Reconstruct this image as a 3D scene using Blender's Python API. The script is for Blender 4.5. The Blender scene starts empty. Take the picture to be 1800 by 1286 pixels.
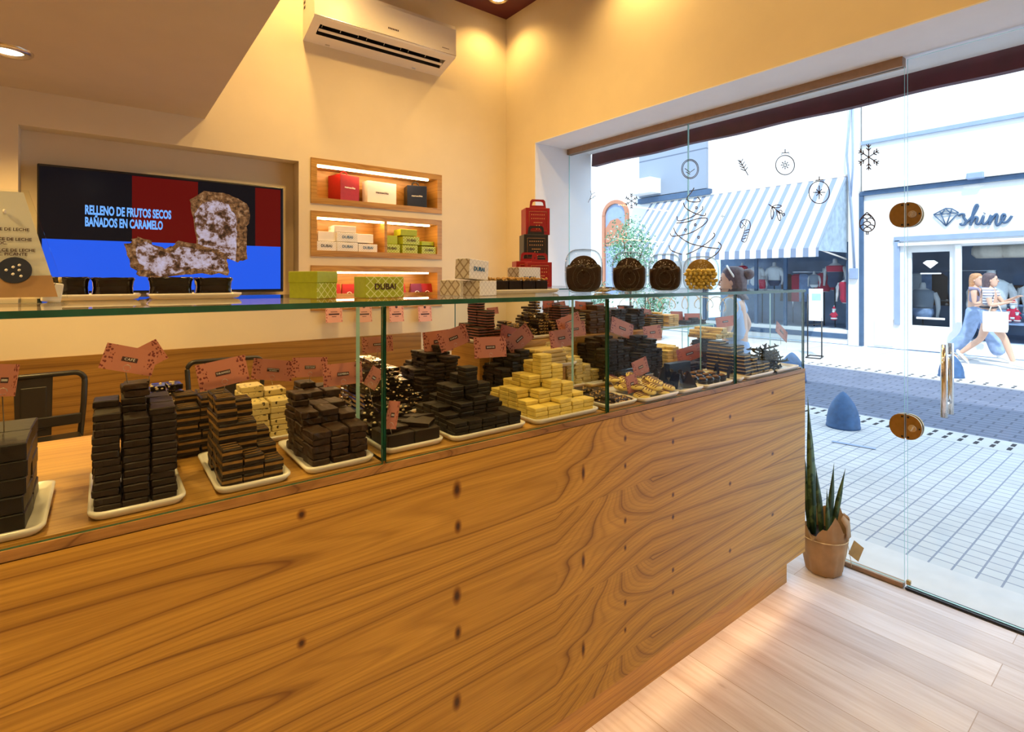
import bpy, bmesh, math, random
from mathutils import Vector, Matrix, Euler
random.seed(7)
R = math.radians
SC = bpy.context.scene
COL = SC.collection

# ------------------------------------------------------------------ camera
EYE = 1.5
YAW = R(52.3)
FPX, HZ = 930.0, 490.0
cam = bpy.data.cameras.new('camera')
cam.sensor_fit = 'HORIZONTAL'
cam.sensor_width = 36.0
cam.lens = FPX / 1800 * 36
cam.shift_y = -(643 - HZ) / 1800
cam.clip_start = 0.05
cam.clip_end = 200
cob = bpy.data.objects.new('camera', cam)
COL.objects.link(cob)
cob.location = (0, 0, EYE)
cob.rotation_euler = (R(90), 0, YAW - R(90))
SC.camera = cob

# ------------------------------------------------------------------ sky, sun, exposure
SC.view_settings.view_transform = 'Standard'
SC.view_settings.look = 'None'
SC.view_settings.gamma = 1
SC.view_settings.use_curve_mapping = False
SC.view_settings.exposure = 0.0
try:
    SC.cycles.transparent_max_bounces = 48; SC.cycles.max_bounces = 12
except AttributeError: pass
W = bpy.data.worlds.new('sky')
SC.world = W
W.use_nodes = True
W.node_tree.nodes['Background'].inputs[0].default_value = (0.62, 0.80, 1.0, 1)
W.node_tree.nodes['Background'].inputs[1].default_value = 2.8
sun = bpy.data.lights.new('sun', 'SUN')
sun.energy = 4.0
sun.color = (1.0, 0.95, 0.88)
sun.angle = R(1)
so = bpy.data.objects.new('sun', sun)
COL.objects.link(so)
so.rotation_euler = Vector((0.62, 0.42, -1.05)).to_track_quat('-Z', 'Y').to_euler()

WARM = (1.0, 0.62, 0.19)
def spot(x, y, z, e, ang=110, tgt=None, col=WARM, rad=0.05, blend=0.7):
    l = bpy.data.lights.new('downlight_lamp', 'SPOT')
    l.energy = e; l.color = col; l.spot_size = R(ang); l.spot_blend = blend; l.shadow_soft_size = rad
    o = bpy.data.objects.new('downlight_lamp', l); COL.objects.link(o)
    o.location = (x, y, z)
    if tgt: o.rotation_euler = (Vector(tgt) - Vector((x, y, z))).to_track_quat('-Z', 'Y').to_euler()
    return o

# ------------------------------------------------------------------ pixel rays of the photograph onto real planes
CY, SY = math.cos(YAW), math.sin(YAW)
def at(px, py, X=None, Y=None, Z=None):
    u = (px - 900) / FPX; v = (HZ - py) / FPX
    r = (CY + u * SY, SY - u * CY, v)
    t = X / r[0] if X is not None else Y / r[1] if Y is not None else (Z - EYE) / r[2]
    return Vector((t * r[0], t * r[1], EYE + t * r[2]))

# ------------------------------------------------------------------ node materials
def nodes(name):
    m = bpy.data.materials.new(name); m.use_nodes = True
    nt = m.node_tree
    return m, nt, nt.nodes['Principled BSDF']
def N(nt, typ, **kw):
    n = nt.nodes.new(typ)
    for k, v in kw.items():
        if k.startswith('i_'):
            key = k[2:]
            n.inputs[int(key) if key.isdigit() else key].default_value = v
        else: setattr(n, k, v)
    return n
def L(nt, a, b): nt.links.new(a, b)
def math_(nt, op, a, b=None, c=None):
    n = nt.nodes.new('ShaderNodeMath'); n.operation = op
    for i, x in enumerate((a, b, c)):
        if x is None: continue
        if isinstance(x, (int, float)): n.inputs[i].default_value = x
        else: nt.links.new(x, n.inputs[i])
    return n.outputs[0]
def ramp(nt, fac, stops, interp='LINEAR'):
    n = nt.nodes.new('ShaderNodeValToRGB'); n.color_ramp.interpolation = interp
    e = n.color_ramp.elements
    while len(e) < len(stops): e.new(0.5)
    for el, (p, c) in zip(e, stops):
        el.position = p; el.color = (*c, 1) if len(c) == 3 else c
    nt.links.new(fac, n.inputs[0])
    return n.outputs[0]
def mixc(nt, fac, a, b, mode='MIX'):
    n = nt.nodes.new('ShaderNodeMix'); n.data_type = 'RGBA'; n.blend_type = mode
    for s, x in ((n.inputs[0], fac), (n.inputs[6], a), (n.inputs[7], b)):
        if isinstance(x, (int, float)): s.default_value = x
        elif isinstance(x, tuple): s.default_value = (*x, 1) if len(x) == 3 else x
        else: nt.links.new(x, s)
    return n.outputs[2]
def coord(nt, kind='Object', scale=(1, 1, 1), rot=(0, 0, 0), loc=(0, 0, 0)):
    t = nt.nodes.new('ShaderNodeTexCoord'); mp = nt.nodes.new('ShaderNodeMapping')
    mp.inputs['Scale'].default_value = scale; mp.inputs['Rotation'].default_value = rot; mp.inputs['Location'].default_value = loc
    nt.links.new(t.outputs[kind], mp.inputs[0])
    return mp.outputs[0]
def noise(nt, vec, scale, detail=3, rough=0.5, out='Fac'):
    n = N(nt, 'ShaderNodeTexNoise', i_Scale=scale, i_Detail=detail, i_Roughness=rough)
    nt.links.new(vec, n.inputs['Vector'])
    return n.outputs[out]
def bump(nt, b, h, strength=0.3, dist=0.01):
    n = N(nt, 'ShaderNodeBump', i_Strength=strength, i_Distance=dist)
    nt.links.new(h, n.inputs['Height']); nt.links.new(n.outputs[0], b.inputs['Normal'])

def plain(name, col, rough=0.5, metal=0.0, vary=0.06, scale=30, bmp=0.0, spec=None, coat=0):
    m, nt, b = nodes(name)
    v = noise(nt, coord(nt), scale, 4)
    lo = tuple(c * (1 - vary) for c in col); hi = tuple(min(1, c * (1 + vary)) for c in col)
    L(nt, ramp(nt, v, [(0.3, lo), (0.7, hi)]), b.inputs['Base Color'])
    b.inputs['Roughness'].default_value = rough; b.inputs['Metallic'].default_value = metal
    if spec is not None: b.inputs['Specular IOR Level'].default_value = spec
    if coat: b.inputs['Coat Weight'].default_value = coat; b.inputs['Coat Roughness'].default_value = 0.05
    if bmp: bump(nt, b, v, bmp, 0.004)
    return m
def emit(name, col, s):
    m, nt, b = nodes(name)
    b.inputs['Base Color'].default_value = (0.005, 0.005, 0.005, 1); b.inputs['Specular IOR Level'].default_value = 0.12; b.inputs['Roughness'].default_value = 0.15
    b.inputs['Emission Color'].default_value = (*col, 1); b.inputs['Emission Strength'].default_value = s
    return m
def thin_glass(name, tint=(0.97, 0.99, 0.98), ior=1.3):
    m = bpy.data.materials.new(name); m.use_nodes = True; nt = m.node_tree
    nt.nodes.remove(nt.nodes['Principled BSDF'])
    out = nt.nodes['Material Output']
    t = N(nt, 'ShaderNodeBsdfTransparent', i_Color=(*tint, 1)); g = N(nt, 'ShaderNodeBsdfGlossy', i_Roughness=0.0)
    f = N(nt, 'ShaderNodeFresnel', i_IOR=ior); mx = nt.nodes.new('ShaderNodeMixShader')
    ge = nt.nodes.new('ShaderNodeNewGeometry'); L(nt, math_(nt, 'MULTIPLY', f.outputs[0], math_(nt, 'SUBTRACT', 1.0, ge.outputs['Backfacing'])), mx.inputs[0]); L(nt, t.outputs[0], mx.inputs[1]); L(nt, g.outputs[0], mx.inputs[2]); L(nt, mx.outputs[0], out.inputs[0])
    return m

def rim_glass(name, tint=(0.97, 0.98, 0.98)):
    m = bpy.data.materials.new(name); m.use_nodes = True; nt = m.node_tree
    nt.nodes.remove(nt.nodes['Principled BSDF']); out = nt.nodes['Material Output']
    lw = N(nt, 'ShaderNodeLayerWeight', i_Blend=0.5)
    t = nt.nodes.new('ShaderNodeBsdfTransparent'); L(nt, ramp(nt, lw.outputs['Facing'], [(0.45, tint), (0.8, (0.62, 0.66, 0.66)), (1.0, (0.35, 0.38, 0.38))]), t.inputs[0])
    g = N(nt, 'ShaderNodeBsdfGlossy', i_Roughness=0.02); mx = nt.nodes.new('ShaderNodeMixShader')
    L(nt, ramp(nt, lw.outputs['Facing'], [(0.0, (0.035,) * 3), (0.5, (0.06,) * 3), (0.85, (0.35,) * 3), (1.0, (0.8,) * 3)]), mx.inputs[0]); L(nt, t.outputs[0], mx.inputs[1]); L(nt, g.outputs[0], mx.inputs[2]); L(nt, mx.outputs[0], out.inputs[0])
    return m

def veneer(name, base, dark, period=0.27, knots=(), axis='XZ', amp=8.0, lx=0.45, lz=4.5, lines=15.0, rough=0.33, vee=False):
    """long cathedral grain along X (or Y), repeated across the leaf width"""
    m, nt, b = nodes(name)
    tc = nt.nodes.new('ShaderNodeTexCoord'); sp = nt.nodes.new('ShaderNodeSeparateXYZ'); L(nt, tc.outputs['Object'], sp.inputs[0])
    idx = {'X': 0, 'Y': 1, 'Z': 2}
    x = sp.outputs[idx[axis[0]]]; z = sp.outputs[idx[axis[1]]]
    zl = math_(nt, 'SUBTRACT', math_(nt, 'FLOORED_MODULO', z, period), period / 2) if period else z
    cb = nt.nodes.new('ShaderNodeCombineXYZ'); L(nt, math_(nt, 'MULTIPLY', x, lx), cb.inputs[0]); L(nt, math_(nt, 'MULTIPLY', zl, lz), cb.inputs[2])
    n1 = noise(nt, cb.outputs[0], 1.0, 1.5, 0.4)
    val = math_(nt, 'ADD', math_(nt, 'MULTIPLY', n1, amp), math_(nt, 'MULTIPLY', zl, lines))
    if vee:      # nested arrow-shaped cathedral figure over the right-hand part of the veneer
        w = math_(nt, 'MINIMUM', 1.0, math_(nt, 'MAXIMUM', 0.0, math_(nt, 'MULTIPLY', math_(nt, 'SUBTRACT', x, 1.05), 2.2)))
        zs = math_(nt, 'ADD', zl, math_(nt, 'MULTIPLY', math_(nt, 'SUBTRACT', n1, 0.5), 0.05))
        v2 = math_(nt, 'SUBTRACT', math_(nt, 'ADD', math_(nt, 'MULTIPLY', x, 0.8), math_(nt, 'MULTIPLY', n1, 2.4)), math_(nt, 'MULTIPLY', math_(nt, 'ABSOLUTE', zs), 19.0))
        val = math_(nt, 'ADD', math_(nt, 'MULTIPLY', val, math_(nt, 'SUBTRACT', 1.0, w)), math_(nt, 'MULTIPLY', v2, w))
    fr = math_(nt, 'FRACT', val)
    ring = ramp(nt, fr, [(0.0, (0.05,) * 3), (0.035, (0.55,) * 3), (0.18, (0.84,) * 3), (0.6, (1.0,) * 3), (0.92, (0.82,) * 3), (0.98, (0.5,) * 3), (1.0, (0.05,) * 3)])
    cg = nt.nodes.new('ShaderNodeCombineXYZ'); L(nt, math_(nt, 'MULTIPLY', x, 5.0), cg.inputs[0]); L(nt, math_(nt, 'MULTIPLY', z, 260.0), cg.inputs[2])
    fine = noise(nt, cg.outputs[0], 1.0, 3, 0.6)
    big = noise(nt, cb.outputs[0], 1.7, 2, 0.5)
    c0 = mixc(nt, ring, dark, base)
    fr2 = math_(nt, 'FRACT', math_(nt, 'MULTIPLY', val, 4.3)); c0 = mixc(nt, 0.5, c0, ramp(nt, fr2, [(0.0, (0.62, 0.55, 0.48)), (0.3, (1, 1, 1)), (0.8, (0.9, 0.88, 0.86)), (1.0, (0.62, 0.55, 0.48))]), 'MULTIPLY')
    c1 = mixc(nt, 0.5, c0, ramp(nt, fine, [(0.35, (0.62, 0.58, 0.55)), (0.62, (1.0, 1.0, 1.0))]), 'MULTIPLY')
    c2 = mixc(nt, 0.55, c1, ramp(nt, big, [(0.3, (0.66, 0.60, 0.52)), (0.65, (1.0, 1.0, 1.0))]), 'MULTIPLY')
    for (kx, kz, rx, rz) in knots:
        a = math_(nt, 'DIVIDE', math_(nt, 'SUBTRACT', x, kx), rx); c = math_(nt, 'DIVIDE', math_(nt, 'SUBTRACT', zl, kz), rz)
        d = math_(nt, 'SQRT', math_(nt, 'ADD', math_(nt, 'MULTIPLY', a, a), math_(nt, 'MULTIPLY', c, c)))
        k = ramp(nt, d, [(0.25, (0.10, 0.05, 0.03)), (0.55, (0.45, 0.33, 0.25)), (1.0, (1, 1, 1))])
        c2 = mixc(nt, 1.0, c2, k, 'MULTIPLY')
    L(nt, c2, b.inputs['Base Color'])
    b.inputs['Roughness'].default_value = rough
    bump(nt, b, fine, 0.08, 0.002)
    return m

M = {}
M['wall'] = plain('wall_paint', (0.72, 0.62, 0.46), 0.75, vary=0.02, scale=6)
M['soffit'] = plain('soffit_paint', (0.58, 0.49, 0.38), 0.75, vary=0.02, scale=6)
M['reveal'] = plain('reveal_paint', (0.78, 0.78, 0.82), 0.7, vary=0.02, scale=6)
M['darkred'] = plain('dark_red_paint', (0.10, 0.012, 0.02), 0.6)
M['panel'] = veneer('counter_veneer', (0.72, 0.41, 0.066), (0.25, 0.10, 0.015), 0.27,
                    [(0.712, 0.02, 0.016, 0.028), (0.715, -0.075, 0.013, 0.022), (1.165, -0.04, 0.010, 0.032), (1.36, 0.03, 0.009, 0.014),
                     (1.36, -0.06, 0.008, 0.012), (1.62, 0.05, 0.010, 0.012), (1.62, -0.03, 0.010, 0.012), (2.0, 0.0, 0.012, 0.012), (2.35, 0.05, 0.016, 0.01), (0.33, 0.06, 0.012, 0.014)], vee=True)
M['edge_wood'] = veneer('edge_veneer', (0.50, 0.26, 0.08), (0.17, 0.07, 0.02), 0, amp=5, lx=2.5, lz=12, lines=8)
M['plinth'] = veneer('plinth_veneer', (0.64, 0.36, 0.07), (0.36, 0.16, 0.035), 0, amp=4, lx=1.5, lz=9, lines=30)
M['deck'] = veneer('deck_veneer', (0.60, 0.34, 0.07), (0.40, 0.20, 0.035), 0, axis='XY', amp=4, lx=0.8, lz=6, lines=35, rough=0.5)
M['shelf_wood'] = veneer('shelf_wood', (0.60, 0.34, 0.09), (0.38, 0.18, 0.04), 0, amp=4, lx=2, lz=9, lines=25)
M['wains'] = veneer('wainscot_wood', (0.36, 0.19, 0.045), (0.16, 0.07, 0.018), 0.3, amp=4, lx=0.7, lz=6, lines=22)
M['glass'] = thin_glass('clear_glass')
M['case_glass'] = thin_glass('case_glass', (0.965, 0.985, 0.98), 1.25)
M['glass_edge'] = plain('glass_edge_green', (0.010, 0.085, 0.062), 0.15, vary=0.2, scale=20)
M['glass_edge_pale'] = plain('glass_edge_pale', (0.35, 0.62, 0.60), 0.15)
M['steel'] = plain('brushed_steel', (0.75, 0.75, 0.77), 0.16, 1.0, 0.05, 90)
M['brass'] = plain('satin_bronze', (0.42, 0.27, 0.10), 0.28, 1.0, 0.08, 60)
M['white_ceramic'] = plain('white_ceramic', (0.82, 0.80, 0.78), 0.18, vary=0.02)
M['white_plastic'] = plain('white_plastic', (0.80, 0.73, 0.66), 0.28, vary=0.01)
M['black'] = plain('black_plastic', (0.012, 0.012, 0.014), 0.3)
M['gunmetal'] = plain('gunmetal_paint', (0.035, 0.033, 0.034), 0.35, 0.6)
M['led'] = emit('warm_led', (1.0, 0.62, 0.27), 36)
M['led_low'] = emit('plinth_led', (1.0, 0.62, 0.28), 14)
M['lamp'] = emit('lamp_face', (1.0, 0.88, 0.66), 9)
M['chrome'] = plain('lamp_trim', (0.7, 0.62, 0.5), 0.25, 0.9)
M['white'] = plain('white_card', (0.80, 0.78, 0.77), 0.5, vary=0.02)
M['white_ink'] = plain('white_ink', (0.85, 0.83, 0.80), 0.6)
M['dark_ink'] = plain('dark_ink', (0.05, 0.012, 0.02), 0.6)
M['gold_ink'] = plain('gold_ink', (0.75, 0.42, 0.16), 0.35, 0.4)
M['blue_ink'] = plain('blue_ink', (0.02, 0.14, 0.36), 0.6)
M['navy_ink'] = plain('navy_ink', (0.015, 0.03, 0.09), 0.6)
M['red_card'] = plain('red_card', (0.30, 0.007, 0.009), 0.42, vary=0.08, scale=60)
M['black_card'] = plain('black_card', (0.014, 0.013, 0.014), 0.4)
M['navy_card'] = plain('navy_card', (0.015, 0.025, 0.06), 0.4)
M['purple_card'] = plain('purple_card', (0.14, 0.012, 0.05), 0.42)
M['kraft'] = plain('kraft_paper', (0.40, 0.245, 0.12), 0.7, vary=0.15, scale=14, bmp=0.3)
M['wire'] = plain('holder_wire', (0.55, 0.5, 0.45), 0.3, 0.8)

def leaf_pattern_card(name, base, ink, sx=0.30):
    m, nt, b = nodes(name)
    v = coord(nt, 'Generated', (1, 1, 1))
    sp = nt.nodes.new('ShaderNodeSeparateXYZ'); L(nt, v, sp.inputs[0])
    edge = math_(nt, 'GREATER_THAN', math_(nt, 'ABSOLUTE', math_(nt, 'SUBTRACT', sp.outputs[0], 0.5)), sx)
    vo = N(nt, 'ShaderNodeTexVoronoi', i_Scale=1.0); L(nt, coord(nt, 'Generated', (15, 15, 8), (0, 0.5, 0)), vo.inputs['Vector'])
    vn = noise(nt, coord(nt, 'Generated', (26, 26, 14)), 1.0, 2)
    blob = math_(nt, 'LESS_THAN', math_(nt, 'ADD', vo.outputs['Distance'], math_(nt, 'MULTIPLY', vn, 0.45)), 0.60)
    L(nt, mixc(nt, math_(nt, 'MULTIPLY', edge, blob), base, ink), b.inputs['Base Color'])
    b.inputs['Roughness'].default_value = 0.5
    return m
M['pink'] = leaf_pattern_card('pink_card', (0.50, 0.185, 0.135), (0.17, 0.022, 0.028))
M['orange'] = leaf_pattern_card('orange_card', (0.50, 0.11, 0.035), (0.28, 0.04, 0.02))
M['tag_pink'] = leaf_pattern_card('tag_pink', (0.72, 0.36, 0.28), (0.36, 0.07, 0.07), 0.38)

def lattice_card(name, base, ink, n=6.0, thick=0.10, dot=True):
    m, nt, b = nodes(name)
    v = coord(nt, 'Object', (1, 1, 1))
    sp = nt.nodes.new('ShaderNodeSeparateXYZ'); L(nt, v, sp.inputs[0])
    h = math_(nt, 'ADD', sp.outputs[0], sp.outputs[1])
    a = math_(nt, 'FRACT', math_(nt, 'MULTIPLY', math_(nt, 'ADD', h, sp.outputs[2]), n * 5))
    c = math_(nt, 'FRACT', math_(nt, 'MULTIPLY', math_(nt, 'SUBTRACT', h, sp.outputs[2]), n * 5))
    la = math_(nt, 'LESS_THAN', math_(nt, 'ABSOLUTE', math_(nt, 'SUBTRACT', a, 0.5)), thick)
    lc = math_(nt, 'LESS_THAN', math_(nt, 'ABSOLUTE', math_(nt, 'SUBTRACT', c, 0.5)), thick)
    f = math_(nt, 'MAXIMUM', la, lc)
    L(nt, mixc(nt, f, base, ink), b.inputs['Base Color']); b.inputs['Roughness'].default_value = 0.5
    return m
M['lattice'] = lattice_card('white_lattice_card', (0.76, 0.72, 0.69), (0.40, 0.33, 0.27))
M['lattice_pale'] = lattice_card('pale_lattice_card', (0.82, 0.81, 0.82), (0.66, 0.65, 0.67), 12)
M['green'] = plain('lime_card', (0.36, 0.44, 0.020), 0.42, vary=0.07, scale=80)
M['green_lat'] = lattice_card('lime_lattice_card', (0.36, 0.44, 0.030), (0.66, 0.74, 0.36), 9, 0.07)

# chocolate
def choc(name, col, rough=0.45, vary=0.25, scale=55, bmp=0.25, coat=0):
    return plain(name, col, rough, 0, vary, scale, bmp, spec=0.3, coat=coat)
M['dark'] = choc('dark_chocolate', (0.014, 0.0065, 0.0045))
M['darker'] = choc('bitter_chocolate', (0.008, 0.005, 0.0045))
M['brown'] = choc('brown_chocolate', (0.026, 0.010, 0.0045), 0.5, 0.4, 40, 0.5)
M['milk'] = choc('milk_chocolate', (0.075, 0.030, 0.012))
M['glossy'] = choc('glossy_chocolate', (0.008, 0.005, 0.004), 0.12, 0.1, 20, 0.1, 0.6)
M['cream'] = choc('cream_filling', (0.64, 0.46, 0.20), 0.55)
M['caramel'] = choc('caramel_filling', (0.24, 0.125, 0.032), 0.5)
M['whitec'] = choc('white_chocolate', (0.70, 0.52, 0.20), 0.42, 0.10, 30, 0.2)
M['yellowc'] = choc('pale_yellow_chocolate', (0.76, 0.60, 0.16), 0.45, 0.12, 30, 0.2)
M['ruby'] = choc('ruby_chocolate', (0.46, 0.17, 0.13), 0.5)
M['nut'] = choc('nut', (0.55, 0.34, 0.12), 0.5)
M['almond'] = choc('almond', (0.72, 0.58, 0.36), 0.5)
M['green_twig'] = choc('green_chocolate_twig', (0.026, 0.028, 0.009), 0.45)
def specked(name, base, ink, sc=95, th=0.36):
    m, nt, b = nodes(name)
    n = noise(nt, coord(nt), sc, 2)
    L(nt, ramp(nt, n, [(th - .02, ink), (th + .03, base)]), b.inputs['Base Color']); b.inputs['Roughness'].default_value = 0.45
    return m
M['specked'] = specked('cookies_and_cream', (0.68, 0.55, 0.24), (0.05, 0.03, 0.012))

# ------------------------------------------------------------------ mesh builder
class MB:
    def __init__(s): s.bm = bmesh.new()
    def _fin(s, vs, mi, smooth, mat=None):
        if mat is not None: bmesh.ops.transform(s.bm, matrix=mat, verts=vs)
        fs = set()
        for v in vs:
            for f in v.link_faces: fs.add(f)
        for f in fs: f.material_index = mi; f.smooth = smooth
        return vs
    def box(s, c, d, mi=0, rot=None, bev=0.0, seg=2, smooth=False):
        t = bmesh.new(); bmesh.ops.create_cube(t, size=1)
        bmesh.ops.scale(t, vec=d, verts=t.verts)
        if bev: bmesh.ops.bevel(t, geom=t.edges[:], offset=min(bev, min(d) * 0.45), segments=seg, affect='EDGES', profile=0.5)
        return s.join(t, Matrix.Translation(c) @ (Euler(rot).to_matrix().to_4x4() if rot else Matrix()), mi, smooth)
    def span(s, a, b, mi=0, bev=0.0, seg=2):
        c = [(p + q) / 2 for p, q in zip(a, b)]; d = [abs(q - p) for p, q in zip(a, b)]
        return s.box(c, d, mi, None, bev, seg)
    def join(s, t, mtx, mi=0, smooth=False, keep=False):
        vm = {}
        for v in t.verts: vm[v] = s.bm.verts.new(mtx @ v.co)
        out = []
        for f in t.faces:
            try: g = s.bm.faces.new([vm[v] for v in f.verts])
            except ValueError: continue
            g.material_index = f.material_index if keep else mi; g.smooth = smooth
            out.append(g)
        t.free(); return out
    def loft(s, rings, mi=0, smooth=True, cap=True, closed=True):
        vs = [[s.bm.verts.new(p) for p in r] for r in rings]
        n = len(vs[0])
        for a, b in zip(vs, vs[1:]):
            for i in range(n if closed else n - 1):
                j = (i + 1) % n
                try:
                    f = s.bm.faces.new((a[i], a[j], b[j], b[i])); f.material_index = mi; f.smooth = smooth
                except ValueError: pass
        if cap and closed:
            for r, rev in ((vs[0], True), (vs[-1], False)):
                try:
                    f = s.bm.faces.new(r[::-1] if rev else r); f.material_index = mi; f.smooth = False
                except ValueError: pass
        return vs
    def lathe(s, prof, seg=24, mi=0, c=(0, 0, 0), smooth=True, mtx=None, cap=True, sy=1.0):
        rings = []
        for r, z in prof:
            ring = []
            for i in range(seg):
                a = 2 * math.pi * i / seg
                p = Vector((max(r, 1e-4) * math.cos(a), max(r, 1e-4) * math.sin(a) * sy, z))
                if mtx: p = mtx @ p
                ring.append(p + Vector(c))
            rings.append(ring)
        s.loft(rings, mi, smooth, cap)
    def cyl(s, a, b, r, seg=16, mi=0, r2=None, smooth=True):
        a, b = Vector(a), Vector(b); q = (b - a).to_track_quat('Z', 'Y').to_matrix()
        r2 = r if r2 is None else r2
        rings = [[a + q @ Vector((rr * math.cos(2 * math.pi * i / seg), rr * math.sin(2 * math.pi * i / seg), 0)) + (b - a) * t for i in range(seg)] for rr, t in ((r, 0), (r2, 1))]
        s.loft(rings, mi, smooth)
    def tube(s, pts, r, seg=6, mi=0, closed=False, rs=None):
        pts = [Vector(p) for p in pts]; n = len(pts); rings = []
        up = Vector((0.13, 0.21, 1)).normalized()
        for i, p in enumerate(pts):
            t = (pts[(i + 1) % n] - pts[i - 1]) if closed else (pts[min(i + 1, n - 1)] - pts[max(i - 1, 0)])
            if t.length < 1e-9: t = Vector((0, 0, 1))
            t.normalize()
            a = t.cross(up)
            if a.length < 1e-4: a = t.cross(Vector((1, 0, 0)))
            a.normalize(); b = t.cross(a)
            rr = rs[i] if rs else r
            rings.append([p + a * rr * math.cos(2 * math.pi * k / seg) + b * rr * math.sin(2 * math.pi * k / seg) for k in range(seg)])
        if closed: rings.append(rings[0])
        s.loft(rings, mi, True, not closed)
    def ball(s, c, r, mi=0, sub=2, sc=(1, 1, 1), rot=None):
        t = bmesh.new(); bmesh.ops.create_icosphere(t, subdivisions=sub, radius=1)
        mt = Matrix.Translation(c) @ (Euler(rot).to_matrix().to_4x4() if rot else Matrix()) @ Matrix.Diagonal((r * sc[0], r * sc[1], r * sc[2], 1))
        s.join(t, mt, mi, True)
    def prism(s, poly, fn, d, mi=0, smooth=False):
        """poly: list of 2-D points, fn(u, v, w) -> 3-D, extruded w 0..d"""
        a = [s.bm.verts.new(fn(u, v, 0)) for u, v in poly]; b = [s.bm.verts.new(fn(u, v, d)) for u, v in poly]
        n = len(poly)
        for i in range(n):
            j = (i + 1) % n
            f = s.bm.faces.new((a[i], a[j], b[j], b[i])); f.material_index = mi; f.smooth = smooth
        for r in (a[::-1], b):
            f = s.bm.faces.new(r); f.material_index = mi
    def quad(s, p, mi=0):
        f = s.bm.faces.new([s.bm.verts.new(q) for q in p]); f.material_index = mi; return f
    def mesh(s, name, mats):
        bmesh.ops.recalc_face_normals(s.bm, faces=s.bm.faces[:])
        me = bpy.data.meshes.new(name); s.bm.to_mesh(me); s.bm.free()
        for m in (mats if isinstance(mats, (list, tuple)) else [mats]): me.materials.append(M[m] if isinstance(m, str) else m)
        return me
    def build(s, name, mats, parent=None, loc=None, rot=None, smooth_angle=None):
        return put(name, s.mesh(name, mats), parent, loc, rot)

def put(name, me, parent=None, loc=None, rot=None):
    o = bpy.data.objects.new(name, me); COL.objects.link(o)
    if parent: o.parent = parent
    if loc is not None: o.location = loc
    if rot is not None: o.rotation_euler = rot
    return o
def tag(o, label, cat, group=None, kind=None):
    o['label'] = label; o['category'] = cat
    if group: o['group'] = group
    if kind: o['kind'] = kind
    return o
def thing(name, label, cat, loc=(0, 0, 0), rotz=0.0, group=None, rot=None):
    o = bpy.data.objects.new(name, None); COL.objects.link(o); o.empty_display_size = 0.1
    o.location = loc; o.rotation_euler = rot if rot else (0, 0, rotz)
    return tag(o, label, cat, group)
def struct(o, label=None, cat=None):
    o['kind'] = 'structure'
    if label: o['label'] = label
    if cat: o['category'] = cat
    return o

_txt = {}
def text_mesh(s, size, bold=0.0, extr=0.0004, spacing=1.0, line=1.0, shear=0.0, align='CENTER'):
    key = (s, size, bold, extr, spacing, shear, align)
    if key in _txt: return _txt[key]
    cu = bpy.data.curves.new('lettering', 'FONT'); cu.body = s; cu.size = size; cu.extrude = extr; cu.offset = bold
    cu.align_x = align; cu.align_y = 'CENTER'; cu.space_character = spacing; cu.space_line = line; cu.shear = shear; cu.resolution_u = 3
    o = bpy.data.objects.new('lettering', cu); COL.objects.link(o)
    dg = bpy.context.evaluated_depsgraph_get(); dg.update()
    me = bpy.data.meshes.new_from_object(o.evaluated_get(dg))
    bpy.data.objects.remove(o); bpy.data.curves.remove(cu)
    me.name = 'lettering'
    _txt[key] = me
    return me
def letter(s, size, mat, parent, loc, rot=(R(90), 0, 0), scale=None, name='lettering', **kw):
    me = text_mesh(s, size, **kw).copy(); me.materials.clear(); me.materials.append(M[mat])
    o = put(name, me, parent, loc, rot)
    if scale: o.scale = scale
    return o
FRONT = (R(90), 0, 0)            # lettering that faces -Y
STREET = (R(90), 0, R(-90))      # lettering that faces -X
# ================================================================== THE SETTING
YB, XW, XG, ZC = 3.6, 2.72, 3.09, 3.71      # back wall, window wall, glass line, ceiling
GY0, GY1, GZ = -0.15, 3.22, 2.585           # shopfront opening
DY = 0.862                                  # joint between fixed pane and door
DECK, TOPG = 1.075, 1.449                   # counter deck, glass top
CF = 1.15                                   # counter front

def wall_cells(mb, u0, u1, v0, v1, holes, fn, mi=0):
    us = sorted({u0, u1, *[h[0] for h in holes], *[h[1] for h in holes]}); vs = sorted({v0, v1, *[h[2] for h in holes], *[h[3] for h in holes]})
    for a, b in zip(us, us[1:]):
        run = None
        for c, d in list(zip(vs, vs[1:])) + [(None, None)]:
            hole = c is None or any(h[0] <= a and b <= h[1] and h[2] <= c and d <= h[3] for h in holes)
            if hole:
                if run: fn(mb, a, b, run[0], run[1], mi); run = None
            else: run = (run[0], d) if run else (c, d)

NICHE = (-0.336, 1.015, 1.385, 2.272)
UNITS = [(1.091, 2.087, 2.005, 2.307), (1.091, 2.087, 1.651, 1.955), (1.091, 2.087, 1.288, 1.590)]
mb = MB()
wall_cells(mb, -2.5, XW, 0, 3.9, [NICHE] + UNITS, lambda m, a, b, c, d, i: m.span((a, YB, c), (b, YB + 0.26, d), i))
mb.span((-2.5, YB + 0.26, 0), (XW, YB + 0.36, 3.9)); mb.span((NICHE[0], YB + 0.12, NICHE[2]), (NICHE[1], YB + 0.26, NICHE[3]))
struct(mb.build('wall_back', 'wall'))
mb = MB()
wall_cells(mb, -2.2, YB + 0.36, -0.1, 3.9, [(GY0, GY1, -0.1, GZ)], lambda m, a, b, c, d, i: m.span((XW, a, c), (3.35, b, d), i))
struct(mb.build('wall_right', 'wall'))
mb = MB()
mb.span((XW - .001, GY1 - 0.006, 0), (3.351, GY1 + 0.0, GZ)); mb.span((XW - .001, GY0, GZ - 0.006), (3.351, GY1, GZ))
mb.span((XW - .001, GY0, 0), (3.351, GY0 + 0.006, GZ))
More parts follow.
